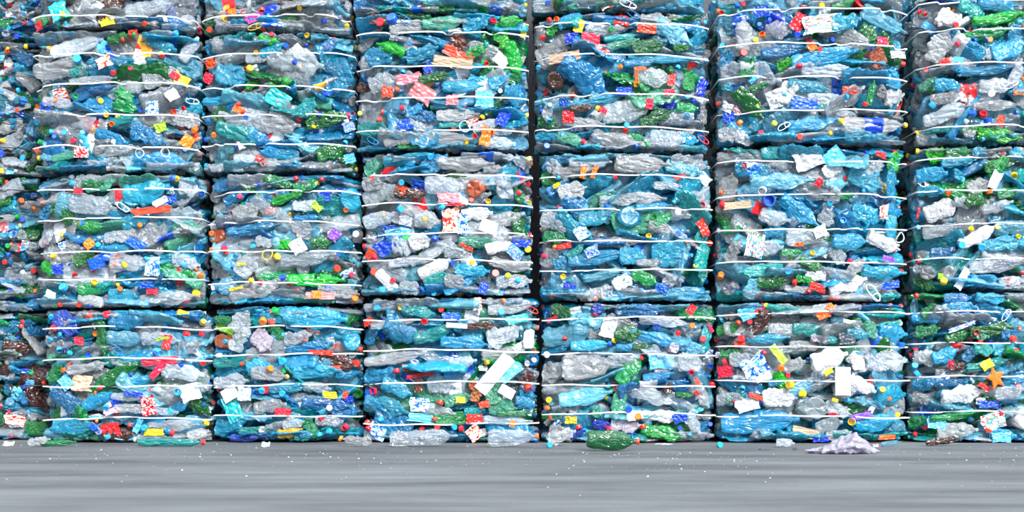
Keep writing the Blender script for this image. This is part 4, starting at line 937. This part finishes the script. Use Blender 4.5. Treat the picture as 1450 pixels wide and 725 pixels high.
# ------------------------------------------------------------------ setting
def concrete(name, c1, c2, streak):
    m, nt, out = new_mat(name); L = nt.links.new
    tc = nt.nodes.new('ShaderNodeTexCoord')
    mp = nn(nt, 'ShaderNodeMapping'); mp.inputs['Scale'].default_value = streak; L(tc.outputs['Object'], mp.inputs[0])
    n1 = nn(nt, 'ShaderNodeTexNoise', Scale=1.0, Detail=6.0, Roughness=0.65); L(mp.outputs[0], n1.inputs['Vector'])
    n2 = nn(nt, 'ShaderNodeTexNoise', Scale=90.0, Detail=4.0); L(tc.outputs['Object'], n2.inputs['Vector'])
    r = nt.nodes.new('ShaderNodeValToRGB'); e = r.color_ramp.elements
    e[0].position, e[0].color = 0.32, (*c1, 1); e[1].position, e[1].color = 0.72, (*c2, 1); L(n1.outputs['Fac'], r.inputs[0])
    mx = nn(nt, 'ShaderNodeMix', data_type='RGBA', blend_type='OVERLAY'); mx.inputs[0].default_value = 0.35
    L(r.outputs[0], mx.inputs[6]); L(n2.outputs['Color'], mx.inputs[7])
    p = nt.nodes.new('ShaderNodeBsdfPrincipled'); p.inputs['Roughness'].default_value = 0.7
    b = nn(nt, 'ShaderNodeBump', Strength=0.35, Distance=0.004); L(n2.outputs['Fac'], b.inputs['Height'])
    L(mx.outputs[2], p.inputs['Base Color']); L(b.outputs[0], p.inputs['Normal']); L(p.outputs[0], out.inputs[0])
    return m

def box(name, x0, x1, y0, y1, z0, z1, mat):
    v = [(x, y, z) for x in (x0, x1) for y in (y0, y1) for z in (z0, z1)]
    f = [(0, 1, 3, 2), (4, 6, 7, 5), (0, 4, 5, 1), (2, 3, 7, 6), (0, 2, 6, 4), (1, 5, 7, 3)]
    o = link(name, make_mesh(name, v, f, mat, False, 0)); tag(o, kind='structure'); return o
M_FLOOR = concrete('brushed_concrete', rgb(54, 57, 60), rgb(104, 108, 111), (0.6, 2.8, 1))
box('floor', -14, 14, -16, 4, -0.2, 0, M_FLOOR)
box('added_back_wall', -14, 14, 1.5, 1.75, 0, 4.2, concrete('added_wall_concrete', rgb(60, 62, 66), rgb(84, 86, 90), (1, 1, 1)))  # added wall, unseen: keeps the gaps between the bales dark

# ------------------------------------------------------------------ light
w = bpy.data.worlds.new('overcast_sky'); scene.world = w; w.use_nodes = True
nt = w.node_tree; nt.nodes.clear()
out = nt.nodes.new('ShaderNodeOutputWorld'); bg = nt.nodes.new('ShaderNodeBackground')
tc = nt.nodes.new('ShaderNodeTexCoord'); sp = nt.nodes.new('ShaderNodeSeparateXYZ')
nt.links.new(tc.outputs['Generated'], sp.inputs[0])
rp = nt.nodes.new('ShaderNodeValToRGB'); e = rp.color_ramp.elements
e[0].position, e[0].color = 0.0, (0.10, 0.105, 0.115, 1); e[1].position, e[1].color = 1.0, (1.45, 1.5, 1.58, 1)
for p_, v_ in ((0.22, 0.24), (0.5, 0.85)):
    q = e.new(p_); q.color = (v_ * 0.96, v_, v_ * 1.06, 1)
nt.links.new(sp.outputs['Z'], rp.inputs[0])
SUN = Vector((-0.42, 0.8, -0.62)).normalized()
dt = nt.nodes.new('ShaderNodeVectorMath'); dt.operation = 'DOT_PRODUCT'; dt.inputs[1].default_value = tuple(-SUN); nt.links.new(tc.outputs['Generated'], dt.inputs[0])
mxm = nt.nodes.new('ShaderNodeMath'); mxm.operation = 'MAXIMUM'; mxm.inputs[1].default_value = 0.0; nt.links.new(dt.outputs['Value'], mxm.inputs[0])
pw = nt.nodes.new('ShaderNodeMath'); pw.operation = 'POWER'; pw.inputs[1].default_value = 26.0; nt.links.new(mxm.outputs[0], pw.inputs[0])
gs = nt.nodes.new('ShaderNodeVectorMath'); gs.operation = 'SCALE'; gs.inputs[0].default_value = (7.4, 7.5, 7.6); nt.links.new(pw.outputs[0], gs.inputs[3])
ga = nt.nodes.new('ShaderNodeVectorMath'); ga.operation = 'ADD'; nt.links.new(gs.outputs[0], ga.inputs[0]); nt.links.new(rp.outputs[0], ga.inputs[1])
nt.links.new(ga.outputs[0], bg.inputs[0]); bg.inputs[1].default_value = 1.9
nt.links.new(bg.outputs[0], out.inputs[0])
sd = bpy.data.lights.new('sun', 'SUN'); sd.energy = 3.8; sd.angle = R(9); sd.color = (0.98, 0.99, 1.0)
so = bpy.data.objects.new('sun', sd); COL.objects.link(so)
so.rotation_euler = SUN.to_track_quat('-Z', 'Y').to_euler()

# ------------------------------------------------------------------ camera
cd = bpy.data.cameras.new('camera'); cam = bpy.data.objects.new('camera', cd); COL.objects.link(cam)
cam.location = (0, -DIST, CAMZ); cam.rotation_euler = (R(90), 0, 0)
cd.sensor_width = 36; cd.lens = 36 * S * DIST / 1450; cd.shift_y = (HORIZON - 362.5) / 1450
cd.dof.use_dof = True; cd.dof.focus_distance = DIST - 0.1; cd.dof.aperture_fstop = 3.2
scene.camera = cam
vs = scene.view_settings
vs.view_transform = 'Standard'; vs.look = 'None'; vs.gamma = 1.0; vs.use_curve_mapping = False; vs.exposure = 0.12
scene.cycles.max_bounces = 8; scene.cycles.transparent_max_bounces = 16; scene.cycles.diffuse_bounces = 3; scene.cycles.glossy_bounces = 3
scene.cycles.use_denoising = True
